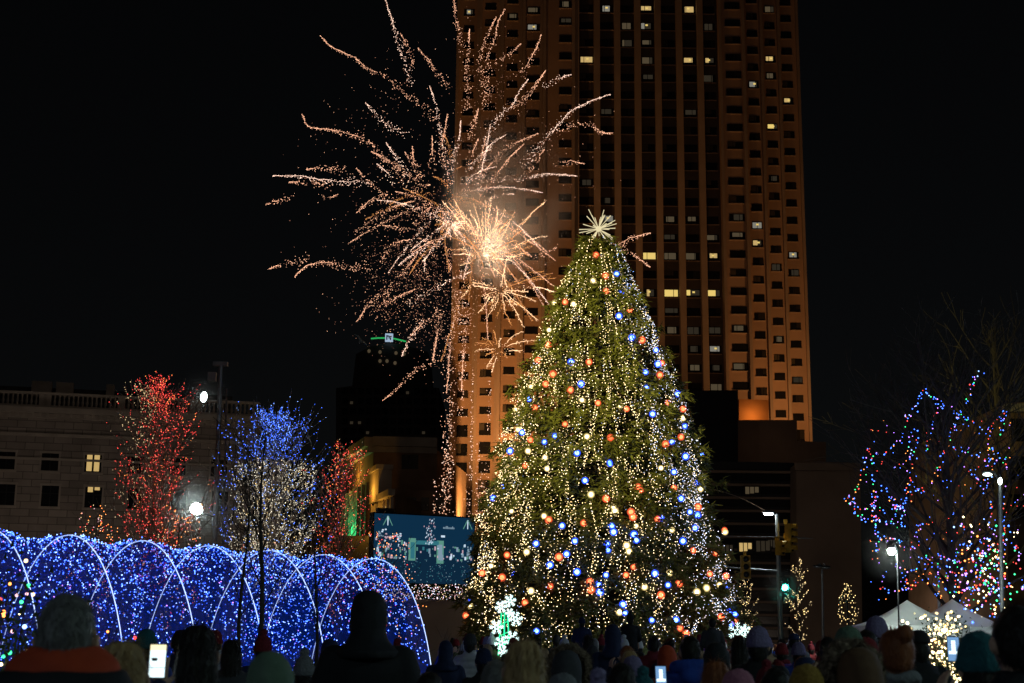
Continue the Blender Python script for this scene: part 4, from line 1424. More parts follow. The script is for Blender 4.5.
def limb(b, pts, rs, n=10):
    """tapered limb with rounded joints"""
    P = smooth_line(pts, 3) if len(pts) > 2 else [Vector(p) for p in pts]
    ts = np.linspace(0, 1, len(P)); r = list(np.interp(ts, np.linspace(0, 1, len(rs)), rs))
    b.tube(P, r, n)
    for q, rr in ((P[0], r[0]), (P[-1], r[-1])): b.ell(q, rr, rr, rr, 10, 7)


def hand(b, wrist, fwd, palm_n, thumb_side, curl=.5, s=1.0):
    """palm, four fingers of different length and a thumb leaving the side of the palm"""
    fwd = Vector(fwd).normalized(); pn = Vector(palm_n); pn = (pn - fwd * pn.dot(fwd)).normalized()
    side = fwd.cross(pn).normalized() * thumb_side
    w_ = Vector(wrist)
    for k in range(4):
        o = side * (.027 - .018 * k) * s
        limb(b, [w_ + side * (.012 - .008 * k) * s, w_ + o + fwd * .085 * s], [.015 * s, .0125 * s], 8)
        L = (.070, .078, .072, .056)[k] * s
        a = w_ + o * 1.12 + fwd * .085 * s
        q = [a]
        ang = 0
        for j in range(3):
            ang += curl * (.45, .6, .45)[j]
            q.append(q[-1] + (fwd * math.cos(ang) + pn * math.sin(ang)) * L * (.42, .32, .26)[j])
        b.tube(q, [.0098 * s, .0092 * s, .0085 * s, .007 * s], 8)
        b.ell(q[-1], .007 * s, .007 * s, .007 * s, 8, 5)
    t0 = w_ + side * .02 * s + fwd * .02 * s
    t1 = t0 + (side * .8 + fwd * .6).normalized() * .045 * s + pn * .008 * s
    t2 = t1 + (side * .25 + fwd * .9 + pn * .3 * curl).normalized() * .034 * s
    t3 = t2 + (fwd + pn * .5 * curl).normalized() * .026 * s
    limb(b, [t0, t1, t2, t3], [.015 * s, .012 * s, .0105 * s, .008 * s], 8)


def arm_pts(pose, sx):
    S = Vector((sx * .185, 0, 1.40))
    if pose == 'down': return S, Vector((sx * .25, -.04, 1.13)), Vector((sx * .235, .10, .92)), Vector((-sx * .15, .35, -.9)), Vector((-sx, .1, 0))
    if pose == 'front': return S, Vector((sx * .24, .02, 1.14)), Vector((sx * .10, .25, 1.12)), Vector((-sx * .75, .55, .1)), Vector((0, -1, -.1))
    if pose == 'phone': return S, Vector((sx * .23, .2, 1.22)), Vector((sx * .075, .33, 1.47)), Vector((-sx * .12, .12, 1)), Vector((-sx * .9, .2, 0))
    if pose == 'wave': return S, Vector((sx * .29, .16, 1.24)), Vector((sx * .235, .30, 1.47)), Vector((0, .1, 1)), Vector((0, 1, -.1))


def body_mesh(poses, legs='stand', vs=.0085):
    b = MB()
    # torso
    b.lathe([(.10, .80), (.165, .86), (.172, .93), (.150, 1.03), (.150, 1.10), (.168, 1.24), (.175, 1.33), (.165, 1.40), (.10, 1.455), (.060, 1.48), (.056, 1.55)], n=20, sx=1, sy=.68)
    b.ell((0, .012, 1.622), .076, .096, .115, 18, 12)
    b.ell((0, .05, 1.56), .052, .055, .062, 12, 8)
    b.ell((0, .104, 1.612), .011, .018, .020, 8, 6); b.tube([(0, .100, 1.645), (0, .112, 1.618)], [.007, .011], 6)
    for sx in (-1, 1):
        b.ell((sx * .084, -.004, 1.615), .013, .021, .032, 8, 6)
        b.ell((sx * .031, .094, 1.630), .012, .009, .009, 8, 6)
        b.tube([(sx * .012, .103, 1.648), (sx * .048, .088, 1.650)], .007, 6)
    b.tube([(-.02, .094, 1.572), (0, .100, 1.571), (.02, .094, 1.572)], .006, 6)
    hips = []
    for sx in (-1, 1):
        if legs == 'stand':
            L = [(sx * .088, 0, .90), (sx * .10, .015, .49), (sx * .10, -.02, .09)]; ft = [(sx * .10, -.04, .045), (sx * .115, .17, .035)]
        else:
            L = [(sx * .088, 0, .90), (sx * .125, .34, .87), (sx * .115, .38, .47)]; ft = [(sx * .115, .37, .44), (sx * .12, .53, .38)]
        limb(b, L, [.095, .085, .062, .058, .042]); limb(b, ft, [.042, .034])
        S, E_, W_, fd, pn = arm_pts(poses[0 if sx < 0 else 1], sx)
        limb(b, [S, E_, W_], [.056, .048, .042, .037, .027])
        hand(b, W_, fd, pn, 1 if (fd.cross(pn)).dot(Vector((-sx, 0, 0)) if poses[0 if sx < 0 else 1] != 'down' else Vector((0, 1, 0))) > 0 else -1, .55)
    me = remesh(b, vs, ['skin', 'trousers', 'shoes', 'eye', 'lips'], 3)
    for p in me.polygons:
        x, y, z = p.center
        if legs == 'stand': leg = z < .93 and abs(x) < .22 and not (abs(x) > .17 and z < .96 and y > .03)
        else: leg = z < .93 and abs(x) < .2
        if leg:
            p.material_index = 2 if (z < .085 if legs == 'stand' else (y > .3 and z < .475)) else 1
        elif z > 1.5:
            if y > .093 and abs(abs(x) - .031) < .010 and abs(z - 1.630) < .006: p.material_index = 3
            elif y > .09 and abs(x) < .021 and abs(z - 1.571) < .006: p.material_index = 4
    return me


def coat_mesh(poses, hem=.72, vs=.016, puffy=False, legs='stand'):
    b = MB()
    hm = hem if legs == 'stand' else .84
    prof = [(.02, hm + .03), (.20, hm), (.205, hm + .04), (.198, .98), (.182, 1.08), (.192, 1.22), (.205, 1.33), (.195, 1.41), (.125, 1.475), (.085, 1.50), (.082, 1.535), (.06, 1.53)]
    if puffy:
        pr = [(.02, hm + .03)]
        z = hm
        while z < 1.42:
            r0 = np.interp(z, [.7, 1.0, 1.1, 1.25, 1.35, 1.42], [.205, .205, .19, .2, .215, .19])
            pr += [(r0 - .012, z), (r0 + .012, z + .03), (r0 + .012, z + .06)]; z += .09
        prof = pr + [(.13, 1.48), (.095, 1.50), (.092, 1.55), (.06, 1.545)]
    b.lathe(prof, n=26, sx=1, sy=.72)
    for sx in (-1, 1):
        S, E_, W_, fd, pn = arm_pts(poses[0 if sx < 0 else 1], sx)
        limb(b, [S + Vector((-sx * .015, 0, 0)), E_, W_], [.078, .072, .064, .058, .05], 12)
    return remesh(b, vs, ['coat_cloth'], 2)


def deform(me, f):
    for v in me.vertices: v.co = f(v.co)
    return me


def fuzz(me, n, L, mode):
    """loose strands / fibres standing off a surface, in the same mesh"""
    rnd = random.Random(n)
    V = [tuple(v.co) for v in me.vertices]; Fc = [tuple(p.vertices) for p in me.polygons]; N = [v.normal.copy() for v in me.vertices]
    k0 = len(V)
    for _ in range(n):
        i = rnd.randrange(k0); c = Vector(V[i]); nn_ = N[i]
        t = Vector((0, 0, -1)); t = t - nn_ * t.dot(nn_)
        if mode == 'hair': g = (t * 1.0 + nn_ * rnd.uniform(.05, .38) + Vector((rnd.gauss(0, .25), rnd.gauss(0, .25), 0)))
        else: g = nn_ + Vector((rnd.gauss(0, .6), rnd.gauss(0, .6), rnd.gauss(0, .6)))
        if g.length < .05: continue
        g = g.normalized() * L * rnd.uniform(.4, 1.2)
        w_ = g.cross(nn_ + Vector((.01, .02, 0))).normalized() * (.0022 if mode == 'hair' else .0012)
        o = len(V); c = c - nn_ * .003
        V += [tuple(c - w_), tuple(c + w_), tuple(c + g)]; Fc.append((o, o + 1, o + 2))
    out = bpy.data.meshes.new('piece'); out.from_pydata(V, [], Fc)
    for m in me.materials: out.materials.append(m)
    out.polygons.foreach_set('use_smooth', [True] * len(Fc)); out.update()
    return out


def head_piece(kind):
    me = head_piece0(kind)
    if kind in ('short', 'bun'): return fuzz(me, 2600, .038, 'hair')
    if kind == 'long': return fuzz(me, 3600, .07, 'hair')
    if kind in ('beanie', 'pompom', 'scarf'): return fuzz(me, 1500, .009, 'knit')
    if kind == 'fur_rim': return fuzz(me, 6000, .035, 'knit')
    return me


def head_piece0(kind):
    b = MB(); H = Vector((0, .008, 1.632))
    if kind == 'short':
        b.lathe([(.02, 1.535), (.045, 1.54), (.062, 1.56), (.074, 1.59), (.081, 1.62), (.081, 1.65), (.076, 1.685), (.064, 1.715), (.046, 1.737), (.024, 1.75), (.008, 1.752)], (0, -.008, 0), 20, 0, 1, 1.2)
        me = remesh(b, .009, ['hair_strands'], 2)
        # open the face
        return deform(me, lambda c: Vector((c.x, min(c.y, .075 + max(0, (c.z - 1.66)) * .35), c.z)) + Vector((noise.noise(c * 30), noise.noise(c * 30 + Vector((5, 0, 0))), noise.noise(c * 22))) * .006)
    if kind == 'long':
        b.lathe([(.05, 1.30), (.095, 1.33), (.098, 1.42), (.086, 1.52), (.083, 1.62), (.082, 1.68), (.064, 1.728), (.04, 1.75), (.01, 1.754)], (0, -.03, 0), 20, 0, 1.05, .92)
        b.ell((0, .0, 1.64), .08, .1, .116, 16, 10)
        me = remesh(b, .010, ['hair_strands'], 2)
        return deform(me, lambda c: Vector((c.x + .006 * math.sin(c.z * 30 + c.x * 60) * (1 if c.z < 1.6 else .3), min(c.y, .07 + max(0, (c.z - 1.66)) * .35) - .004 * math.sin(c.x * 170), c.z)))
    if kind == 'bun':
        b.lathe([(.05, 1.54), (.078, 1.57), (.088, 1.62), (.088, 1.67), (.070, 1.725), (.04, 1.748), (.01, 1.752)], (0, -.008, 0), 18, 0, 1, 1.16)
        b.ell((0, -.10, 1.735), .045, .045, .042, 12, 8)
        me = remesh(b, .009, ['hair_strands'], 2)
        return deform(me, lambda c: Vector((c.x, min(c.y, .075 + max(0, (c.z - 1.66)) * .35), c.z)))
    if kind in ('beanie', 'pompom'):
        b.lathe([(.083, 1.612), (.096, 1.615), (.098, 1.655), (.092, 1.668), (.088, 1.70), (.070, 1.752), (.045, 1.775), (.01, 1.785)], (0, .002, 0), 20, 0, 1, 1.18)
        if kind == 'pompom': b.ell((0, -.005, 1.812), .043, .043, .04, 12, 8)
        me = remesh(b, .009, ['knit'], 1)
        return deform(me, lambda c: c + (Vector((c.x, c.y, 0)).normalized() * .0025 * math.sin(math.atan2(c.y, c.x) * 46) if c.z < 1.78 else Vector((noise.noise(c * 60), noise.noise(c * 60 + Vector((7, 0, 0))), noise.noise(c * 55))) * .012))
    if kind == 'hood':
        b.lathe([(.16, 1.40), (.165, 1.44), (.125, 1.475), (.098, 1.515), (.09, 1.56), (.094, 1.62), (.09, 1.69), (.070, 1.745), (.035, 1.776), (.01, 1.782)], (0, -.015, 0), 22, 0, 1, 1.2)
        me = remesh(b, .011, ['coat_cloth'], 2)
        return deform(me, lambda c: Vector((c.x, min(c.y, .092 + .02 * math.cos(c.x * 20)) if c.z > 1.53 else c.y, c.z)) + Vector((noise.noise(c * 14), noise.noise(c * 14 + Vector((3, 0, 0))), 0)) * .008)
    if kind == 'fur_hood':
        b.lathe([(.15, 1.40), (.155, 1.44), (.115, 1.51), (.11, 1.57), (.115, 1.63), (.108, 1.69), (.085, 1.75), (.04, 1.78), (.01, 1.784)], (0, -.02, 0), 22, 0, 1, 1.1)
        me = remesh(b, .012, ['coat_cloth'], 2)
        return deform(me, lambda c: Vector((c.x, min(c.y, .08) if c.z > 1.53 else c.y, c.z)))
    if kind == 'fur_rim':
        pts = [(.135 * math.sin(a), .075, 1.63 + .155 * math.cos(a)) for a in np.linspace(-2.7, 2.7, 28)]
        b.tube(pts, .042, 8)
        me = remesh(b, .011, ['fur'], 1)
        return deform(me, lambda c: c + Vector((noise.noise(c * 45), noise.noise(c * 45 + Vector((4, 0, 0))), noise.noise(c * 45 + Vector((0, 9, 0))))) * .028)
    if kind == 'scarf':
        pts = [(.092 * math.sin(a), .085 * math.cos(a) * .95, 1.505 + .012 * math.sin(3 * a)) for a in np.linspace(0, 2 * PI, 22)]
        b.tube(pts, .036, 8)
        return remesh(b, .011, ['knit'], 2)
    if kind == 'hood_down':
        for a in np.linspace(-1.9, 1.9, 13):
            b.ell((.135 * math.sin(a), -.03 - .085 * math.cos(a), 1.50 + .02 * math.cos(a)), .05, .05, .055, 10, 7)
        b.ell((0, -.13, 1.43), .12, .06, .07, 14, 8)
        return remesh(b, .012, ['coat_cloth'], 4)
    if kind == 'cap':
        b.lathe([(.084, 1.655), (.092, 1.66), (.092, 1.69), (.078, 1.735), (.045, 1.757), (.01, 1.762)], (0, .0, 0), 20, 0, 1, 1.15)
        b.box(-.07, .07, .08, .19, 1.655, 1.668)
        return remesh(b, .009, ['coat_cloth'], 2)


BODY = {'down': body_mesh(('down', 'down')), 'front': body_mesh(('front', 'front')), 'phone': body_mesh(('phone', 'phone')), 'wave': body_mesh(('wave', 'down')), 'sit': body_mesh(('front', 'front'), 'sit')}
COAT = {}
for k_, ps in (('down', ('down', 'down')), ('front', ('front', 'front')), ('phone', ('phone', 'phone')), ('wave', ('wave', 'down'))):
    COAT[k_, 0] = coat_mesh(ps, .72); COAT[k_, 1] = coat_mesh(ps, .84, .014, True)
COAT['sit', 0] = COAT['sit', 1] = coat_mesh(('front', 'front'), .84, .016, False, 'sit')
HEAD = {k_: head_piece(k_) for k_ in ('short', 'long', 'bun', 'beanie', 'pompom', 'hood', 'fur_hood', 'fur_rim', 'scarf', 'hood_down', 'cap')}
COLS = {'black': (.010, .010, .012), 'navy': (.010, .016, .05), 'charcoal': (.035, .035, .04), 'blue': (.014, .045, .26), 'teal': (.014, .085, .10), 'maroon': (.13, .012, .02),
        'purple': (.09, .03, .16), 'brown': (.09, .045, .022), 'grey': (.13, .13, .14), 'tan': (.27, .18, .1), 'olive': (.06, .07, .025), 'pink': (.3, .11, .16), 'red': (.15, .013, .016),
        'white': (.4, .4, .43), 'orange': (.34, .04, .012), 'green': (.08, .12, .085), 'mustard': (.22, .13, .025), 'lilac': (.15, .12, .22), 'blonde': (.34, .22, .1), 'dark': (.012, .009, .007), 'ginger': (.2, .06, .02), 'greying': (.12, .115, .11)}
HNAME = {'short': 'hair', 'long': 'hair', 'bun': 'hair', 'beanie': 'hat', 'pompom': 'hat', 'hood': 'hood', 'fur_hood': 'hood', 'cap': 'hat'}
HWORD = {'short': 'short {c} hair', 'long': 'long {c} hair', 'bun': '{c} bun', 'beanie': '{c} knit beanie', 'pompom': '{c} pompom hat', 'hood': 'hood pulled up', 'fur_hood': 'fur edged hood pulled up', 'cap': '{c} cap'}


def person(x, y, scale, pose, coat, head, hcol, rz=0.0, puffy=0, label='', group=None, z=0.0, extra=(), wide=1.0):
    root = link('person', BODY[pose])
    root.location = (x, y, z); root.scale = (scale * wide, scale * wide, scale); root.rotation_euler = (0, 0, rz)

    def part(nm, me, c):
        o = link(nm, me, root); o.color = tuple(COLS[c]) + (1,); return o
    part('coat', COAT[pose, puffy], coat)
    part(HNAME[head], HEAD[head], coat if head in ('hood', 'fur_hood') else hcol)
    if head == 'fur_hood': part('fur_trim', HEAD['fur_rim'], hcol)
    if head in ('beanie', 'pompom', 'cap') and 'bald' not in extra: part('hair', HEAD['long' if 'long' in extra else 'short'], 'dark').scale = (.985, .985, .985 if 'long' in extra else .975)
    if 'scarf' in extra: part('scarf', HEAD['scarf'], 'maroon' if coat != 'maroon' else 'grey')
    if 'hood_down' in extra: part('hood', HEAD['hood_down'], coat)
    tag(root, label, 'person', group)
    return root


def phone(x, y, z, rz, mt, label, tilt=0.0, s=1.0):
    o = MB().box(-.038, .038, 0, .009, -.077, .077).build('phone', 'black_plastic')
    b = MB().box(-.034, .034, -.0015, -.0005, -.07, .07, 0)
    if mt == 'phone_white':
        b.box(-.034, .034, -.0022, -.0016, .045, .07, 1); b.box(-.025, .0, -.0026, -.0016, -.0, .014, 2); b.box(-.034, .034, -.0022, -.0016, -.03, -.027, 3)
    else:
        b.box(-.012, .012, -.0026, -.0016, -.02, .05, 1); b.box(-.03, .03, -.0022, -.0016, -.03, -.012, 1)
    b.build('screen', [mt, 'phone_yellow' if mt == 'phone_white' else 'phone_white', 'black_plastic', 'screen_grey'], o)
    o.location = (x, y, z); o.rotation_euler = (tilt, 0, rz); o.scale = (s, s, s)
    tag(o, label, 'phone')
    return o


taken = []


def put(px, ytop, D, *a, hh=1.77, **k):
    """person whose head top is seen at (px, ytop) standing at the distance D"""
    p = at(px, ytop, D)
    sc_ = p.z / hh
    taken.append((p.x, D))
    return person(p.x, D, sc_, *a, **k)


# foreground figures
m_ = put(70, 594, 4.25, 'down', 'orange', 'short', 'greying', puffy=0, hh=1.752, label='tall man seen from behind with greying hair and an orange jacket with black band')
b = MB()
b.lathe([(.05, 1.50), (.15, 1.50), (.158, 1.54), (.148, 1.562), (.118, 1.588), (.094, 1.606), (.082, 1.606), (.05, 1.58)], (0, -.012, 0), n=28, sx=1.04, sy=.8)
o = link('collar', deform(remesh(b, .011, ['coat_cloth'], 2), lambda c: c + Vector((noise.noise(c * 9), noise.noise(c * 9 + Vector((5, 0, 0))), noise.noise(c * 8))) * .009), m_); o.color = COLS['orange'] + (1,)
b = MB(); b.lathe([(.10, 1.42), (.215, 1.42), (.21, 1.46), (.195, 1.50), (.172, 1.535), (.16, 1.545), (.10, 1.53)], (0, -.012, 0), n=28, sx=1.02, sy=.8)
o = link('jacket_band', deform(remesh(b, .013, ['coat_cloth'], 2), lambda c: c + Vector((noise.noise(c * 8), noise.noise(c * 8 + Vector((5, 0, 0))), noise.noise(c * 7))) * .010), m_); o.color = COLS['black'] + (1,)
put(126, 641, 4.9, 'front', 'black', 'long', 'blonde', hh=1.754, label='person with long dull blonde hair directly right of the man in orange')
p3 = put(200, 625, 6.2, 'wave', 'navy', 'long', 'dark', hh=1.754, label='woman with long dark hair raising one hand beside the bright phone')
put(272, 651, 5.2, 'down', 'green', 'hood', 'dark', hh=1.782, label='person in a dull green hood below the dark saplings')
hf = at(370, 590, 8.5)
person(hf.x, 8.5, 1.05, 'front', 'black', 'hood', 'dark', z=hf.z - 1.782 * 1.05, wide=1.12, label='tall black hooded figure silhouetted against the right end of the blue tunnel')
ks = MB().box(-.6, .6, -.45, .45, 0, hf.z - 1.782 * 1.05 - .002).build('stone_step', 'limestone'); ks.location = (hf.x, 8.5, 0)
tag(ks, 'low stone step under the tall black hooded figure', 'step')
taken.append((hf.x, 8.5))
put(523, 640, 6.0, 'down', 'black', 'long', 'blonde', hh=1.754, label='person with long straight light hair just right of the green snowflake figure', rz=.25)
put(978, 631, 6.0, 'phone', 'black', 'beanie', 'teal', hh=1.785, label='person in a teal beanie filming the lights with a phone near the right edge')
put(1016, 606, 5.3, 'front', 'black', 'short', 'dark', hh=1.752, wide=1.08, label='tall dark figure cut by the right edge of the picture')
# glowing phones
v = at(157.5, 661, 6.3); phone(v.x, v.y, v.z, .08, 'phone_white', 'bright white phone screen held up between the blonde and the dark haired woman', -.1, 1.0)
v = at(953.5, 649, 8.6); phone(v.x, v.y, v.z, -.05, 'phone_blue', 'blue glowing phone screen directly left of the teal beanie', -.05, 1.0)
v = at(661, 677, 8.6); phone(v.x, v.y, v.z, .1, 'phone_blue', 'small glowing phone screen low in the crowd below the tree', -.2, .9)
# the helper with the bright phone is the blonde's neighbour: a forearm is needed behind the screen

SPEC = [  # px, head top, D, pose, coat, head, head colour, puffy, extra, label
    (567, 649, 9.6, 'down', 'charcoal', 'fur_hood', 'tan', 0, (), 'person in a charcoal coat with a pale fur edged hood'),
    (563, 673, 6.6, 'down', 'grey', 'beanie', 'grey', 0, (), 'person in a grey beanie low in front of the fur edged hood'),
    (622, 663, 7.4, 'down', 'black', 'short', 'dark', 0, ('scarf',), 'person with short dark hair and a maroon scarf below the tree'),
    (643, 666, 8.2, 'down', 'teal', 'pompom', 'teal', 1, (), 'person in a teal pompom hat beside the low phone screen'),
    (738, 669, 6.4, 'down', 'tan', 'beanie', 'pink', 0, (), 'person in a large pink beanie at the bottom of the picture'),
    (775, 668, 7.2, 'down', 'black', 'short', 'dark', 1, (), 'person with short dark hair between the pink and the mustard beanies'),
    (806, 664, 6.6, 'down', 'olive', 'beanie', 'mustard', 0, ('scarf',), 'person in a mustard beanie at the bottom of the picture'),
    (857, 646, 6.8, 'front', 'brown', 'fur_hood', 'brown', 0, (), 'person in a brown coat with a thick fur edged hood'),
    (848, 626, 9.0, 'down', 'grey', 'beanie', 'green', 0, (), 'person in a green beanie and grey coat behind the fur edged hood'),
    (866, 630, 11.5, 'down', 'red', 'short', 'dark', 1, (), 'person in a red padded jacket in front of the left tent'),
    (876, 616, 12.5, 'front', 'lilac', 'beanie', 'lilac', 0, (), 'tall person in a lilac beanie in front of the left tent'),
    (895, 628, 7.5, 'down', 'maroon', 'bun', 'ginger', 0, ('scarf',), 'person with ginger hair in a bun and a maroon coat'),
    (918, 630, 12.0, 'down', 'black', 'cap', 'black', 0, (), 'person in a black cap below the tent valance'),
    (690, 636, 11.5, 'down', 'blue', 'short', 'dark', 1, ('hood_down',), 'person in a bright blue padded jacket with short dark hair'),
    (667, 645, 12.5, 'down', 'orange', 'hood', 'orange', 0, (), 'small person in an orange hood in front of the tree'),
    (613, 624, 17.0, 'down', 'navy', 'hood', 'blue', 0, (), 'person in a navy hooded coat below the tree middle'),
    (147, 629, 12.5, 'down', 'blue', 'beanie', 'teal', 0, (), 'person in a teal beanie and blue coat against the tunnel'),
    (181, 630, 13.5, 'phone', 'navy', 'short', 'dark', 0, (), 'person lifting both hands in front of the left part of the tunnel'),
    (232, 640, 12.0, 'down', 'charcoal', 'long', 'dark', 0, (), 'long haired person in charcoal coat in front of the tunnel'),
    (305, 648, 11.0, 'down', 'teal', 'pompom', 'grey', 0, (), 'person in a grey pompom hat left of the black hooded figure'),
    (430, 672, 7.5, 'down', 'black', 'short', 'dark', 0, (), 'low dark head right of the black hooded figure'),
    (446, 640, 17.0, 'down', 'navy', 'hood', 'dark', 0, (), 'person in a navy hood at the right end of the tunnel'),
    (484, 648, 14.0, 'down', 'black', 'beanie', 'navy', 0, (), 'person in a navy beanie left of the green snowflake figure'),
    (497, 660, 7.0, 'down', 'charcoal', 'short', 'greying', 0, (), 'person with short greying hair below the green snowflake figure'),
    (598, 668, 6.2, 'down', 'purple', 'pompom', 'lilac', 0, (), 'child height person in a lilac pompom hat at the bottom of the picture'),
    (838, 640, 8.5, 'phone', 'navy', 'short', 'dark', 0, (), 'person in navy lifting both hands left of the fur edged hood'),
    (715, 661, 7.8, 'down', 'brown', 'long', 'ginger', 0, (), 'long ginger haired person in a brown coat'),
]
for px, yt, D, pose, coat, head, hc, puf, ex, lab in SPEC:
    hh = {'short': 1.752, 'long': 1.754, 'bun': 1.76, 'beanie': 1.785, 'pompom': 1.85, 'hood': 1.782, 'fur_hood': 1.79, 'cap': 1.762}[head]
    put(px, yt, D, pose, coat, head, hc, rz=random.uniform(-.25, .25), puffy=puf, hh=hh, label=lab, extra=ex)
# children riding on shoulders
for px, yt, D, coat, hc, lab, lab2 in [(630, 611, 24.0, 'black', 'black', 'child in black with a pompom hat riding on shoulders below the tree middle', 'adult in a charcoal coat carrying the child in black on the shoulders'),
                                       (712, 618, 22.0, 'charcoal', 'dark', 'bareheaded child riding on shoulders at the right foot of the tree', 'adult in a grey coat carrying the bareheaded child on the shoulders'),
                                       (582, 617, 26.0, 'navy', 'navy', 'child in navy with a beanie riding on shoulders below the tree', 'adult in a brown coat carrying the child in navy on the shoulders')]:
    q = at(px, yt, D); hd = 'pompom' if hc == 'black' else ('short' if hc == 'dark' else 'beanie')
    hh = {'short': 1.752, 'beanie': 1.785, 'pompom': 1.85}[hd]
    cs = .66
    cz = q.z - hh * cs
    asc = (cz + .80 * cs + .01) / 1.46
    person(q.x, D, asc, 'down', {'black': 'charcoal', 'charcoal': 'grey', 'navy': 'brown'}[coat], 'short', 'dark', label=lab2, group=None)
    person(q.x, D - .03, cs, 'sit', coat, hd, hc, label=lab, z=cz)
    taken.append((q.x, D))
# the rest of the crowd: every one a different coat and headwear
combo = [(c, h_, hc) for c in ('black', 'navy', 'charcoal', 'brown', 'teal', 'grey', 'maroon', 'olive', 'purple', 'tan', 'blue', 'red', 'white')
         for h_, hc in (('short', 'dark'), ('beanie', 'charcoal'), ('long', 'dark'), ('pompom', 'maroon'), ('hood', 'dark'), ('beanie', 'lilac'), ('long', 'blonde'), ('pompom', 'white'), ('beanie', 'red'), ('short', 'ginger'), ('bun', 'dark'), ('cap', 'navy'))]
random.Random(11).shuffle(combo)
ci = 0
rp = random.Random(21)
for D, n, x0, x1 in [(9.5, 4, 560, 950), (11.3, 7, 540, 960), (13.3, 10, 440, 965), (15.5, 12, 540, 960), (18, 14, 535, 965), (20.5, 16, 445, 930), (23.5, 18, 450, 905), (26.5, 20, 440, 900), (30, 22, 440, 900), (33.5, 22, 440, 890), (37, 20, 450, 870), (40, 10, 690, 880), (14, 4, 250, 430), (17, 3, 60, 420)]:
    for k in range(n):
        px = x0 + (x1 - x0) * (k + rp.uniform(.1, .9)) / n
        if 488 < px < 520 and D < 24: continue
        if 905 < px < 965 and D > 13: continue
        Dd = D + rp.uniform(-.9, .9)
        x = at(px, 640, Dd).x
        if any((x - tx_) ** 2 + (Dd - ty_) ** 2 < .3 for tx_, ty_ in taken): continue
        taken.append((x, Dd))
        c, h_, hc = combo[ci % len(combo)]; ci += 1
        kid = rp.random() < .12
        hgt = rp.uniform(.68, .76) if kid else rp.gauss(.93, .045)
        pose = rp.choice(('down', 'down', 'front', 'front', 'phone' if D > 15 else 'front', 'wave' if D > 18 else 'down'))
        where = 'in the near crowd' if D < 12 else 'halfway into the crowd' if D < 20 else 'far back in the crowd'
        if px < 440: where = 'in front of the blue tunnel'
        lab = '%s in a %s coat with %s, %s' % ('child' if kid else 'person', c, HWORD[h_].format(c=hc), where)
        person(x, Dd, hgt, pose, c, h_, hc, rp.uniform(-.35, .35), int(rp.random() < .4), lab, 'people in the crowd watching the tree', extra=(('scarf',) if rp.random() < .2 else ()))

# ------------------------------------------------------------------ snowflake light figures
def flake(b, c, R, r=.016, rot=0.0):
    for k in range(6):
        a = rot + k * PI / 3
        d = Vector((math.cos(a), 0, math.sin(a))); s_ = Vector((-d.z, 0, d.x))
        b.tube([c + d * R * .12, c + d * R], r, 5)
        for t in (.45, .7):
            for sg in (-1, 1):
                b.tube([c + d * R * t, c + d * R * (t + .22) + s_ * (sg * R * .24)], r * .85, 5)
    ring = [c + Vector((math.cos(a), 0, math.sin(a))) * R * .3 for a in np.linspace(0, 2 * PI, 13)]
    b.tube(ring, r * .9, 5)


Yf = 27.0
p = at(504, 660, Yf); e = tag(empty('snowflake_figure', (p.x, Yf, 0)), 'tall column of white snowflake lights with a green glowing stem before the tree', 'light sculpture')
b = MB()
tpx = at(505, 600, Yf)
for sx in (-.07, 0, .07):
    b.tube([(sx, .02, .1), (sx * 1.6, .02, tpx.z * .55), (sx * .8, .02, tpx.z * .9)], .014, 5)
for z in np.linspace(.3, tpx.z * .8, 9): b.tube([(-.1, .02, z), (.1, .02, z + .1)], .01, 4)
b.build('stem', 'flake_green', e)
for px, py, R in [(501, 607, .12), (510, 601, .12), (496.5, 627, .14), (515.5, 619, .14), (501, 643, .13), (512, 638, .14), (503, 652, .1), (510, 613, .09)]:
    c = at(px, py, Yf - .05) - Vector(e.location)
    b = MB(); flake(b, Vector(c), R, .0075, random.random()); b.build('snowflake', 'flake_white', e)
b = MB(); b.tube([(-.25, 0, .03), (.25, 0, .03)], .03, 6); b.tube([(0, -.25, .03), (0, .25, .03)], .03, 6); b.tube([(0, .05, .03), (0, .05, tpx.z * .9)], .02, 6)
b.build('frame', 'metal_dark', e)
for px, py, Y, R, lab in [(737.5, 632, 38, .26, 'single white snowflake light at the right foot of the giant tree'), (745, 630, 39, .16, 'tiny white snowflake light right of the larger snowflake at the tree foot')]:
    c = at(px, py, Y); e = tag(empty('snowflake_light', (c.x, Y, 0)), lab, 'light sculpture')
    b = MB(); flake(b, Vector((0, 0, c.z)), R, .008, .5); b.build('snowflake', 'flake_white', e)
    MB().tube([(0, .04, 0), (0, .04, c.z)], .02, 6).build('pole', 'metal_dark', e)

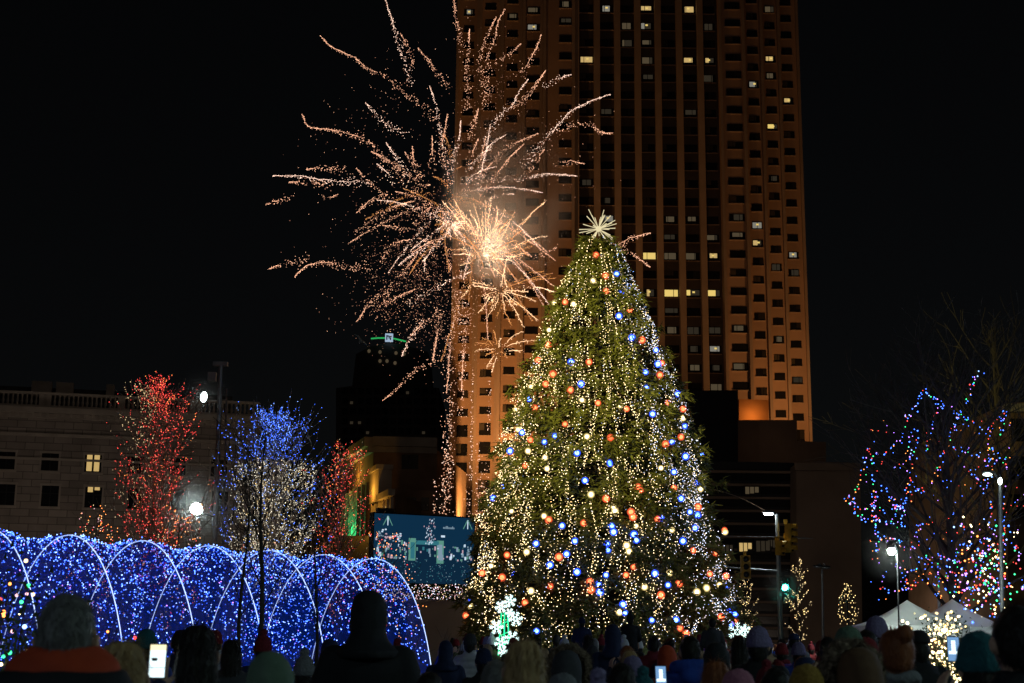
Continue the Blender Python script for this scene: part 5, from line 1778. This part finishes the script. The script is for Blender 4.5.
# ------------------------------------------------------------------ gulls
for px, py, Y, rz, roll, lab in [(360.5, 340.5, 62, .3, .7, 'white gull flying left of the green arc sign'), (308, 437, 50, 1.0, 1.1, 'white gull flying at the top right of the blue lit tree')]:
    c = at(px, py, Y)
    b = MB(); b.lathe([(.005, -.2), (.03, -.16), (.055, -.05), (.06, .05), (.04, .13), (.035, .17), (.012, .21), (.004, .24)], n=10)
    for sx in (-1, 1):
        b.add([(sx * .03, -.02, .08), (sx * .2, -.08, .1), (sx * .42, -.02, .0), (sx * .22, -.06, -.03), (sx * .03, 0, -.06), (sx * .03, -.015, .08), (sx * .2, -.07, .1), (sx * .42, -.01, .0), (sx * .22, -.05, -.03), (sx * .03, .012, -.06)],
              [(0, 1, 3, 4), (1, 2, 3), (9, 8, 6, 5), (8, 7, 6), (0, 5, 6, 1), (1, 6, 7, 2), (2, 7, 8, 3), (3, 8, 9, 4)])
    o = b.build('gull', 'gull', None, True)
    t_ = MB(); t_.add([(-.05, 0, -.16), (.05, 0, -.16), (.07, 0, -.3), (-.07, 0, -.3), (-.05, .01, -.16), (.05, .01, -.16), (.07, .01, -.3), (-.07, .01, -.3)], [(0, 1, 2, 3), (7, 6, 5, 4), (0, 4, 5, 1), (1, 5, 6, 2), (2, 6, 7, 3), (3, 7, 4, 0)])
    t_.build('tail', 'gull', o)
    o.location = c; o.rotation_euler = (-.9, roll, rz)
    tag(o, lab, 'bird')

# ------------------------------------------------------------------ fireworks
YF = 112.0
PX = YF / F
Z1 = [[(205,122),(245,160),(320,195),(370,235),(440,265),(500,320),(570,370),(590,410)],[(428,0),(455,80),(475,150),(495,210),(515,280)],[(480,115),(500,150),(522,195),(520,220)],[(540,165),(575,205),(600,240),(640,290)],
      [(580,295),(600,360),(612,430),(625,510),(635,570)],[(640,390),(630,450),(622,500),(630,560)],[(685,410),(680,470),(665,520),(650,570),(645,620)],[(745,370),(730,420),(712,470)],[(588,465),(588,520),(590,575)],
      [(660,-20),(668,60),(680,110),(683,170)],[(715,100),(710,180),(705,250),(710,330),(700,370)],[(805,60),(780,110),(755,175),(750,220),(760,270),(765,340)],[(835,30),(810,85),(800,140),(775,200),(780,300),(765,360)],
      [(890,150),(850,185),(800,210)],[(960,115),(940,170),(905,235),(900,260)],[(975,240),(940,290),(900,340),(860,365)],[(915,270),(880,320),(860,360),(820,390),(790,440),(765,500)],[(1060,255),(1024,265),(975,290)],
      [(950,455),(880,485),(830,510),(790,560)],[(838,460),(790,490),(770,520),(755,580)],[(145,390),(165,430),(250,445),(330,465),(380,490),(420,540),(470,580),(500,625)],[(45,600),(130,600),(200,612),(300,620),(350,610),(380,620)],
      [(100,622),(180,622),(240,628)],[(160,578),(220,570),(295,580)],[(330,575),(370,620),(420,660),(450,683)],[(430,485),(465,535),(490,570),(500,610)],[(495,520),(520,560),(540,610)],[(520,500),(525,550),(550,610)],
      [(400,560),(440,595),(455,620)],[(970,510),(930,560),(900,590)],[(360,350),(390,380),(430,420),(500,450)],[(580,630),(540,635),(515,655)],[(745,470),(720,540),(700,570)],[(770,470),(755,540),(750,590)],[(1080,600),(1024,595),(960,595),(880,610),(800,608),(700,615)],
      [(1195,322),(1130,345),(1060,380),(1024,420),(980,465),(900,560)],[(1205,455),(1160,450),(1130,425),(1080,425),(1010,440)],[(1110,560),(1060,550),(1010,560)]]
Z2 = [[(480,65),(420,80),(370,105),(330,135),(300,165)],[(465,185),(420,195),(390,220),(378,250)],[(490,225),(465,260),(440,290),(435,310)],[(25,278),(70,260),(150,240)],[(108,300),(140,270),(190,255),(260,265),(340,270)],[(655,285),(600,305),(530,340),(462,375)],
      [(480,340),(430,360),(360,392)],[(300,440),(320,410),(345,375),(420,330)],[(490,180),(540,195),(600,220)],[(530,85),(500,110),(470,145)],[(380,140),(420,145),(460,150)],[(380,683),(410,660),(445,625),(480,590),(520,570),(555,540)],
      [(578,660),(585,600),(590,520),(605,420),(610,330)],[(535,560),(550,480),(560,400)],[(625,655),(630,560),(640,480),(650,380)],[(1210,165),(1150,180),(1090,215),(1060,240)],[(1210,270),(1150,225),(1090,195)],[(920,210),(880,225),(850,245)],[(20,75),(60,60),(95,50)],
      [(240,45),(215,55),(190,45)],[(470,480),(500,450),(560,400)],[(440,545),(460,500),(500,440)],[(590,280),(585,240),(580,220)],[(510,280),(510,230),(495,190)],[(300,100),(350,60),(400,50)]]
fw1 = tag(empty('firework_burst', at(444, 190, YF)), 'largest firework burst of salmon pink sparks spraying left across the black sky', 'firework')
O1 = Vector(fw1.location)


def sparks_along(pts, O, P, R_, MI, sp0, sp1, per, rr=(.028, .06), mats=(0, 0, 0, 1)):
    L = resample(pts, .10)
    n = len(L)
    for i, q in enumerate(L):
        t = i / max(1, n - 1)
        sp = (sp0 + (sp1 - sp0) * t)
        for _ in range(per):
            if random.random() < .38 + .25 * noise.noise(q * .9): continue
            P.append(q - O + Vector((random.gauss(0, sp), random.gauss(0, sp), random.gauss(0, sp) - abs(random.gauss(0, sp * .7)))))
            R_.append(random.uniform(*rr)); MI.append(random.choice(mats))


def trail(parent, O, pts, th, mt, spr=(.02, .2), per=2, line=.5, rr=(.022, .05)):
    pts = resample(smooth_line(pts, 5), .28) if len(pts) > 2 else [Vector(p) for p in pts]
    P, R_, MI = [], [], []
    sparks_along(pts, O, P, R_, MI, spr[0], spr[1], per, rr)
    o = bulbs('trail', P, R_, MI, [mt, 'spark_dim'], parent) if P else None
    if o: o['kind'] = 'stuff'
    n = max(2, int(len(pts) * line))
    if line > 0:
        b = MB().tube([q - O + Vector((random.gauss(0, .03), 0, random.gauss(0, .03))) for q in pts[:n]], [th * random.uniform(.35, 1.15) * (.45 + .55 * math.sin(PI * (i + .6) / (n + .2))) for i in range(n)], 5)
        lo = b.build('ember', mt, o or parent)
    return o


for base, sc, ox, oy in ((Z1, 3.413, 260, 0), (Z2, 3.103, 260, 180)):
    for k, line in enumerate(base):
        dep = random.uniform(-.75, .75)
        n = len(line)
        r0 = math.hypot(ox + line[0][0] / sc - 444, oy + line[0][1] / sc - 190) * PX * dep
        r1_ = math.hypot(ox + line[-1][0] / sc - 444, oy + line[-1][1] / sc - 190) * PX * dep
        pts = [at(ox + x / sc, oy + y / sc, YF + r0 + (r1_ - r0) * i / (n - 1)) for i, (x, y) in enumerate(line)]
        trail(fw1, O1, pts, .017, 'spark_pink' if random.random() < .7 else 'spark_white', (.025, .23), 4, random.choice((.2, .35, .5, .7)), (.017, .04))
rt_ = random.Random(4)
for k in range(44):
    a = rt_.uniform(0, 2 * PI); d0 = rt_.uniform(6, 40); d1 = d0 + rt_.uniform(25, 85); bend = rt_.uniform(-.1, .1)
    dep = rt_.uniform(-.9, .9)
    cx, cy = rt_.choice(((452, 195), (470, 215), (478, 235), (440, 200)))
    pts = [at(cx + (d0 + (d1 - d0) * t) * math.cos(a + bend * t), cy + (d0 + (d1 - d0) * t) * math.sin(a + bend * t) + 14 * t * t, YF + dep * PX * (d0 + (d1 - d0) * t)) for t in (1, .66, .33, 0)]
    trail(fw1, O1, pts, .014, rt_.choice(('spark_pink', 'spark_white', 'spark_amber')), (.02, .16), 4, rt_.choice((.3, .6, .9)), (.015, .036))
# loose drifting sparks
P = []; R_ = []
for k in range(1500):
    a = random.uniform(0, 2 * PI); d = min(130, abs(random.gauss(0, 55)) + 8)
    px = 440 + d * 1.25 * math.cos(a); py = 225 + d * math.sin(a) * (1.0 if math.sin(a) > 0 else .9)
    if noise.noise(Vector((px * .03, py * .03, 4))) < -.05: continue
    P.append(at(px, py, YF + random.gauss(0, 4)) - O1); R_.append(random.uniform(.013, .034))
for cx, cy, sx, sy, n in [(405, 275, 28, 12, 260), (392, 300, 22, 20, 260), (420, 315, 25, 22, 330), (440, 270, 25, 25, 330), (455, 330, 16, 30, 260), (395, 250, 30, 8, 120), (350, 130, 25, 20, 70), (385, 90, 16, 20, 60), (495, 80, 18, 25, 160), (470, 130, 30, 30, 160), (540, 150, 30, 25, 90)]:
    for k in range(n):
        P.append(at(random.gauss(cx, sx), random.gauss(cy, sy), YF + random.gauss(0, 3)) - O1); R_.append(random.uniform(.012, .032))
o = bulbs('spark', P, R_, [random.choice((0, 1, 1)) for _ in P], ['spark_pink', 'spark_dim'], fw1)
o['kind'] = 'stuff'


def radial(name, label, cx, cy, Y, ends, mt, th, inner=.12, per=1, extra=0, er=(10, 30)):
    e = tag(empty(name, at(cx, cy, Y)), label, 'firework')
    O_ = Vector(e.location)
    E_ = list(ends)
    for k in range(extra):
        a = random.uniform(0, 2 * PI); d = random.uniform(*er)
        E_.append((cx + d * math.cos(a), cy + d * math.sin(a)))
    for ex, ey in E_:
        dpx = math.hypot(ex - cx, ey - cy)
        dy = random.uniform(-.9, .9) * dpx * PX
        i0 = inner * random.uniform(.5, 2.4)
        a = at(cx + (ex - cx) * i0, cy + (ey - cy) * i0, Y + dy * i0); c = at(ex, ey, Y + dy)
        m_ = (a + c) / 2 + Vector((0, 0, dpx * PX * .02))
        m_ += Vector((random.gauss(0, .04), 0, random.gauss(0, .04))) * dpx * PX
        trail(e, O_, [c, m_, a], th * random.uniform(.35, .95), random.choice((mt, mt, 'spark_amber', 'spark_pale')), (.05, .16), per + 1, random.choice((1, 1, .8, .6)), (.018, .045))
    return e


z2 = lambda L: [(260 + x / 3.103, 180 + y / 3.103) for x, y in L]
GOLD = radial('firework_burst', 'dense golden firework fan with smoke glowing in front of the tower left edge', 486, 257, YF,
       z2([(585,70),(600,60),(640,130),(665,75),(700,60),(735,80),(745,120),(790,100),(820,150),(885,65),(895,175),(845,205),(830,225),(610,215),(690,100),(720,50),(760,90),(660,140),(565,65),(625,95),(680,140),(705,120),(770,145),(800,190),(860,190),(840,110),(630,170),(650,190),(780,250),(810,240),(775,130)]), 'spark_gold', .036, .24, 1, 12, (18, 50))
radial('firework_burst', 'golden firework burst with thick petal like streaks just left of the tree top', 500.5, 289.6, YF - 3,
       z2([(658,325),(680,410),(700,430),(715,400),(730,390),(735,425),(760,410),(782,455),(818,455),(862,435),(855,375),(920,350),(915,305),(830,345),(765,245),(690,360),(660,318),(905,290),(880,285)]), 'spark_gold', .04, .12, 1)
for ex, ey in [(716, 356), (724, 360), (732, 362), (712, 372), (782, 368), (790, 374), (797, 382), (800, 366)]:
    pass
radial('firework_burst', 'short fat golden sparks at the heart of the petal like burst', 500.5, 291, YF - 3.5, z2([(705,375),(712,385),(722,378),(785,378),(797,388),(806,385),(775,372),(700,368)]), 'spark_gold', .075, .5, 1)
radial('firework_burst', 'small golden star shaped firework lowest on the tower left wing', 498.5, 349, YF - 2,
       z2([(668,505),(668,530),(700,545),(705,580),(722,595),(768,550),(815,530),(850,497),(815,470),(725,465),(745,490),(690,490)]), 'spark_gold', .04, .15, 1)
radial('firework_burst', 'small white pink firework puff left of the golden fan', 450, 223.5, YF + 2, [(450 + 15 * math.cos(a), 223.5 + 14 * math.sin(a)) for a in np.linspace(0, 6.1, 17)] + z2([(640,200),(655,245),(660,200),(625,170)]), 'spark_white', .032, .15, 1, 10, (5, 11))
# falling embers in front of the tower and over the screen
for lab, cols in (('curtain of falling pink embers in front of the tower left edge', [(449, 330, 447, 520, 3.0), (452, 380, 450, 500, 2.2), (446, 420, 444, 515, 2.5), (473, 360, 471, 480, 1.0), (456, 330, 466, 250, 2)]),
                  ('thin falling ember streaks between the screen and the giant tree', [(477, 440, 478, 520, 2.5), (468, 470, 470, 560, 1.5), (485, 460, 484, 530, 3), (435, 478, 434, 513, .8), (463, 300, 461, 420, 2.5), (490, 380, 489, 430, 1.2)])):
    e = tag(empty('falling_ember', at(cols[0][0], cols[0][1], YF - 4)), lab, 'firework')
    O_ = Vector(e.location)
    for x0, y0, x1, y1, sp in cols:
        P = []; R_ = []
        for k in range(int(abs(y1 - y0) * (.55 + sp * .16))):
            t = random.random() ** .8
            P.append(at(x0 + (x1 - x0) * t + random.gauss(0, sp), y0 + (y1 - y0) * t, YF - 4 + random.gauss(0, 1)) - O_); R_.append(random.uniform(.018, .045))
        tr_o = bulbs('trail', P, R_, [random.choice((0, 0, 1, 2)) for _ in P], ['spark_pink', 'spark_white', 'spark_dim'], e)
        tr_o['kind'] = 'stuff'

for fo, pw in ((fw1, 700), (GOLD, 3300)):
    ld = bpy.data.lights.new('burst_flash', 'POINT'); ld.energy = pw; ld.color = (1, .7, .47); ld.shadow_soft_size = .6
    lo = bpy.data.objects.new('burst_flash', ld); COL.objects.link(lo); lo.parent = fo

# smoke hanging in the bursts
def smoke(px, py, Y, rx, rz, ry, dens, label, seed):
    c = at(px, py, Y)
    o = MB().ell((0, 0, 0), 1, 1, 1, 20, 14).build('smoke_cloud', [])if False else MB().ell((0, 0, 0), 1, 1, 1, 20, 14).build('smoke_cloud', 'spark_dim')
    m = bpy.data.materials.new('smoke_%d' % seed); m.use_nodes = True
    nt = m.node_tree; nt.nodes.clear()
    out = nt.nodes.new('ShaderNodeOutputMaterial'); pv = nt.nodes.new('ShaderNodeVolumePrincipled')
    pv.inputs['Color'].default_value = (.85, .8, .75, 1); pv.inputs['Anisotropy'].default_value = .2
    tc = nt.nodes.new('ShaderNodeTexCoord'); ln_ = nt.nodes.new('ShaderNodeVectorMath'); ln_.operation = 'LENGTH'
    nt.links.new(tc.outputs['Object'], ln_.inputs[0])
    mr = nt.nodes.new('ShaderNodeMapRange'); mr.inputs['From Min'].default_value = .95; mr.inputs['From Max'].default_value = .1
    nt.links.new(ln_.outputs['Value'], mr.inputs['Value'])
    nz = nt.nodes.new('ShaderNodeTexNoise'); nz.inputs['Scale'].default_value = 2.2; nz.inputs['Detail'].default_value = 4
    mp = nt.nodes.new('ShaderNodeMapping'); mp.inputs['Location'].default_value = (seed, 0, 0)
    nt.links.new(tc.outputs['Object'], mp.inputs[0]); nt.links.new(mp.outputs[0], nz.inputs['Vector'])
    m2_ = nt.nodes.new('ShaderNodeMapRange'); m2_.inputs['From Min'].default_value = .38; m2_.inputs['From Max'].default_value = .68
    nt.links.new(nz.outputs['Fac'], m2_.inputs['Value'])
    mu = nt.nodes.new('ShaderNodeMath'); mu.operation = 'MULTIPLY'; nt.links.new(mr.outputs[0], mu.inputs[0]); nt.links.new(m2_.outputs[0], mu.inputs[1])
    mu2 = nt.nodes.new('ShaderNodeMath'); mu2.operation = 'MULTIPLY'; mu2.inputs[1].default_value = dens; nt.links.new(mu.outputs[0], mu2.inputs[0])
    nt.links.new(mu2.outputs[0], pv.inputs['Density']); nt.links.new(pv.outputs[0], out.inputs['Volume'])
    o.data.materials.clear(); o.data.materials.append(m)
    o.location = c; o.scale = (rx, ry, rz)
    tag(o, label, 'smoke', None, 'stuff')


smoke(506, 200, YF + 2, 6.5, 9.0, 4.5, .3, 'pale smoke glowing around the golden firework fan', 3)

# ------------------------------------------------------------------ plaza lamps added behind and beside the camera to brighten the crowd, and the flood on the tree
def added_plaza_lamp(label, x, y, h, power, col, tgt):  # lamp added out of view to light the crowd
    e = tag(empty('street_lamp', (x, y, 0)), label, 'street lamp')
    MB().tube([(0, 0, 0), (0, 0, .5), (0, 0, h)], [.12, .08, .06], 8).build('pole', 'metal_grey', e)
    ho = MB().ell((0, 0, h + .08), .4, .4, .12, 14, 7).build('lamp_head', 'metal_dark', e, True)
    MB().ell((0, 0, h - .02), .3, .3, .09, 14, 7).build('lens', emis('plaza_lens', col, 6), ho, True)
    ld = bpy.data.lights.new('added_light', 'POINT'); ld.energy = power; ld.color = col; ld.shadow_soft_size = .3
    lo = bpy.data.objects.new('added_light', ld); COL.objects.link(lo); lo.parent = e; lo.location = (0, 0, h - .45)


added_plaza_lamp('added unseen plaza lamp left behind the photographer', -9, -6, 7.5, 850, (.6, .85, 1), None)
added_plaza_lamp('added unseen plaza lamp beyond the right edge brightening the crowd', 19, 21, 8.5, 1900, (.55, .75, 1), None)
added_plaza_lamp('added unseen plaza lamp right behind the photographer', 12, 3, 7.5, 1100, (.62, .95, .9), None)
e = tag(empty('tree_floodlight', (-17, 14, 0)), 'warm floodlight on a mast outside the left edge aimed at the giant tree', 'floodlight')
MB().tube([(0, 0, 0), (0, 0, 11)], [.13, .08], 8).build('pole', 'metal_grey', e)
d = (Vector((2.0, 44, 10.6)) - Vector((-17, 14, 11.4))).normalized()
h_ = MB().box(-.35, .35, -.25, .25, -.35, .05); h_.box(-.3, .3, -.2, .2, .052, .07, 1)
ho = h_.build('lamp_head', ['metal_dark', 'uplight'], e)
ho.location = (0, 0, 11.4); ho.rotation_mode = 'QUATERNION'; ho.rotation_quaternion = d.to_track_quat('Z', 'Y')
ld = bpy.data.lights.new('floodlight_beam', 'SPOT'); ld.energy = 88000; ld.color = (1, .85, .22); ld.spot_size = math.radians(23); ld.spot_blend = 1.0; ld.shadow_soft_size = .3
lo = bpy.data.objects.new('floodlight_beam', ld); COL.objects.link(lo); lo.parent = e
lo.location = Vector((0, 0, 11.4)) + d * .3; lo.rotation_mode = 'QUATERNION'; lo.rotation_quaternion = d.to_track_quat('-Z', 'Y')

def mist(px, py, Y, R, dens, label, k):  # ball of scattering mist added to give a lamp its halo
    c = at(px, py, Y)
    o = MB().ell((0, 0, 0), 1, 1, 1, 20, 14).build('mist', 'spark_dim')
    m = bpy.data.materials.new('mist_%d' % k); m.use_nodes = True
    nt = m.node_tree; nt.nodes.clear()
    out = nt.nodes.new('ShaderNodeOutputMaterial'); pv = nt.nodes.new('ShaderNodeVolumePrincipled')
    pv.inputs['Color'].default_value = (.9, .92, .92, 1); pv.inputs['Anisotropy'].default_value = .0
    tc = nt.nodes.new('ShaderNodeTexCoord'); ln_ = nt.nodes.new('ShaderNodeVectorMath'); ln_.operation = 'LENGTH'
    nt.links.new(tc.outputs['Object'], ln_.inputs[0])
    mr = nt.nodes.new('ShaderNodeMapRange'); mr.interpolation_type = 'SMOOTHSTEP'; mr.inputs['From Min'].default_value = .98; mr.inputs['From Max'].default_value = .0; mr.inputs['To Max'].default_value = dens
    nt.links.new(ln_.outputs['Value'], mr.inputs['Value']); nt.links.new(mr.outputs[0], pv.inputs['Density']); nt.links.new(pv.outputs[0], out.inputs['Volume'])
    o.data.materials.clear(); o.data.materials.append(m)
    o.location = c; o.scale = (R, R, R)
    tag(o, label, 'mist', None, 'stuff')


mist(196.5, 509, 61.4, 2.6, .09, 'added mist ball making the halo of the lower mast lamp', 1)
mist(204, 397, 61.4, 1.5, .12, 'added mist ball making the halo of the upper mast lamp', 2)
mist(891.5, 551, 33, .9, .010, 'added mist ball making the halo of the lamp by the tents', 3)
mist(784, 586, 57.4, 1.0, .3, 'added mist ball making the halo of the green signal', 4)
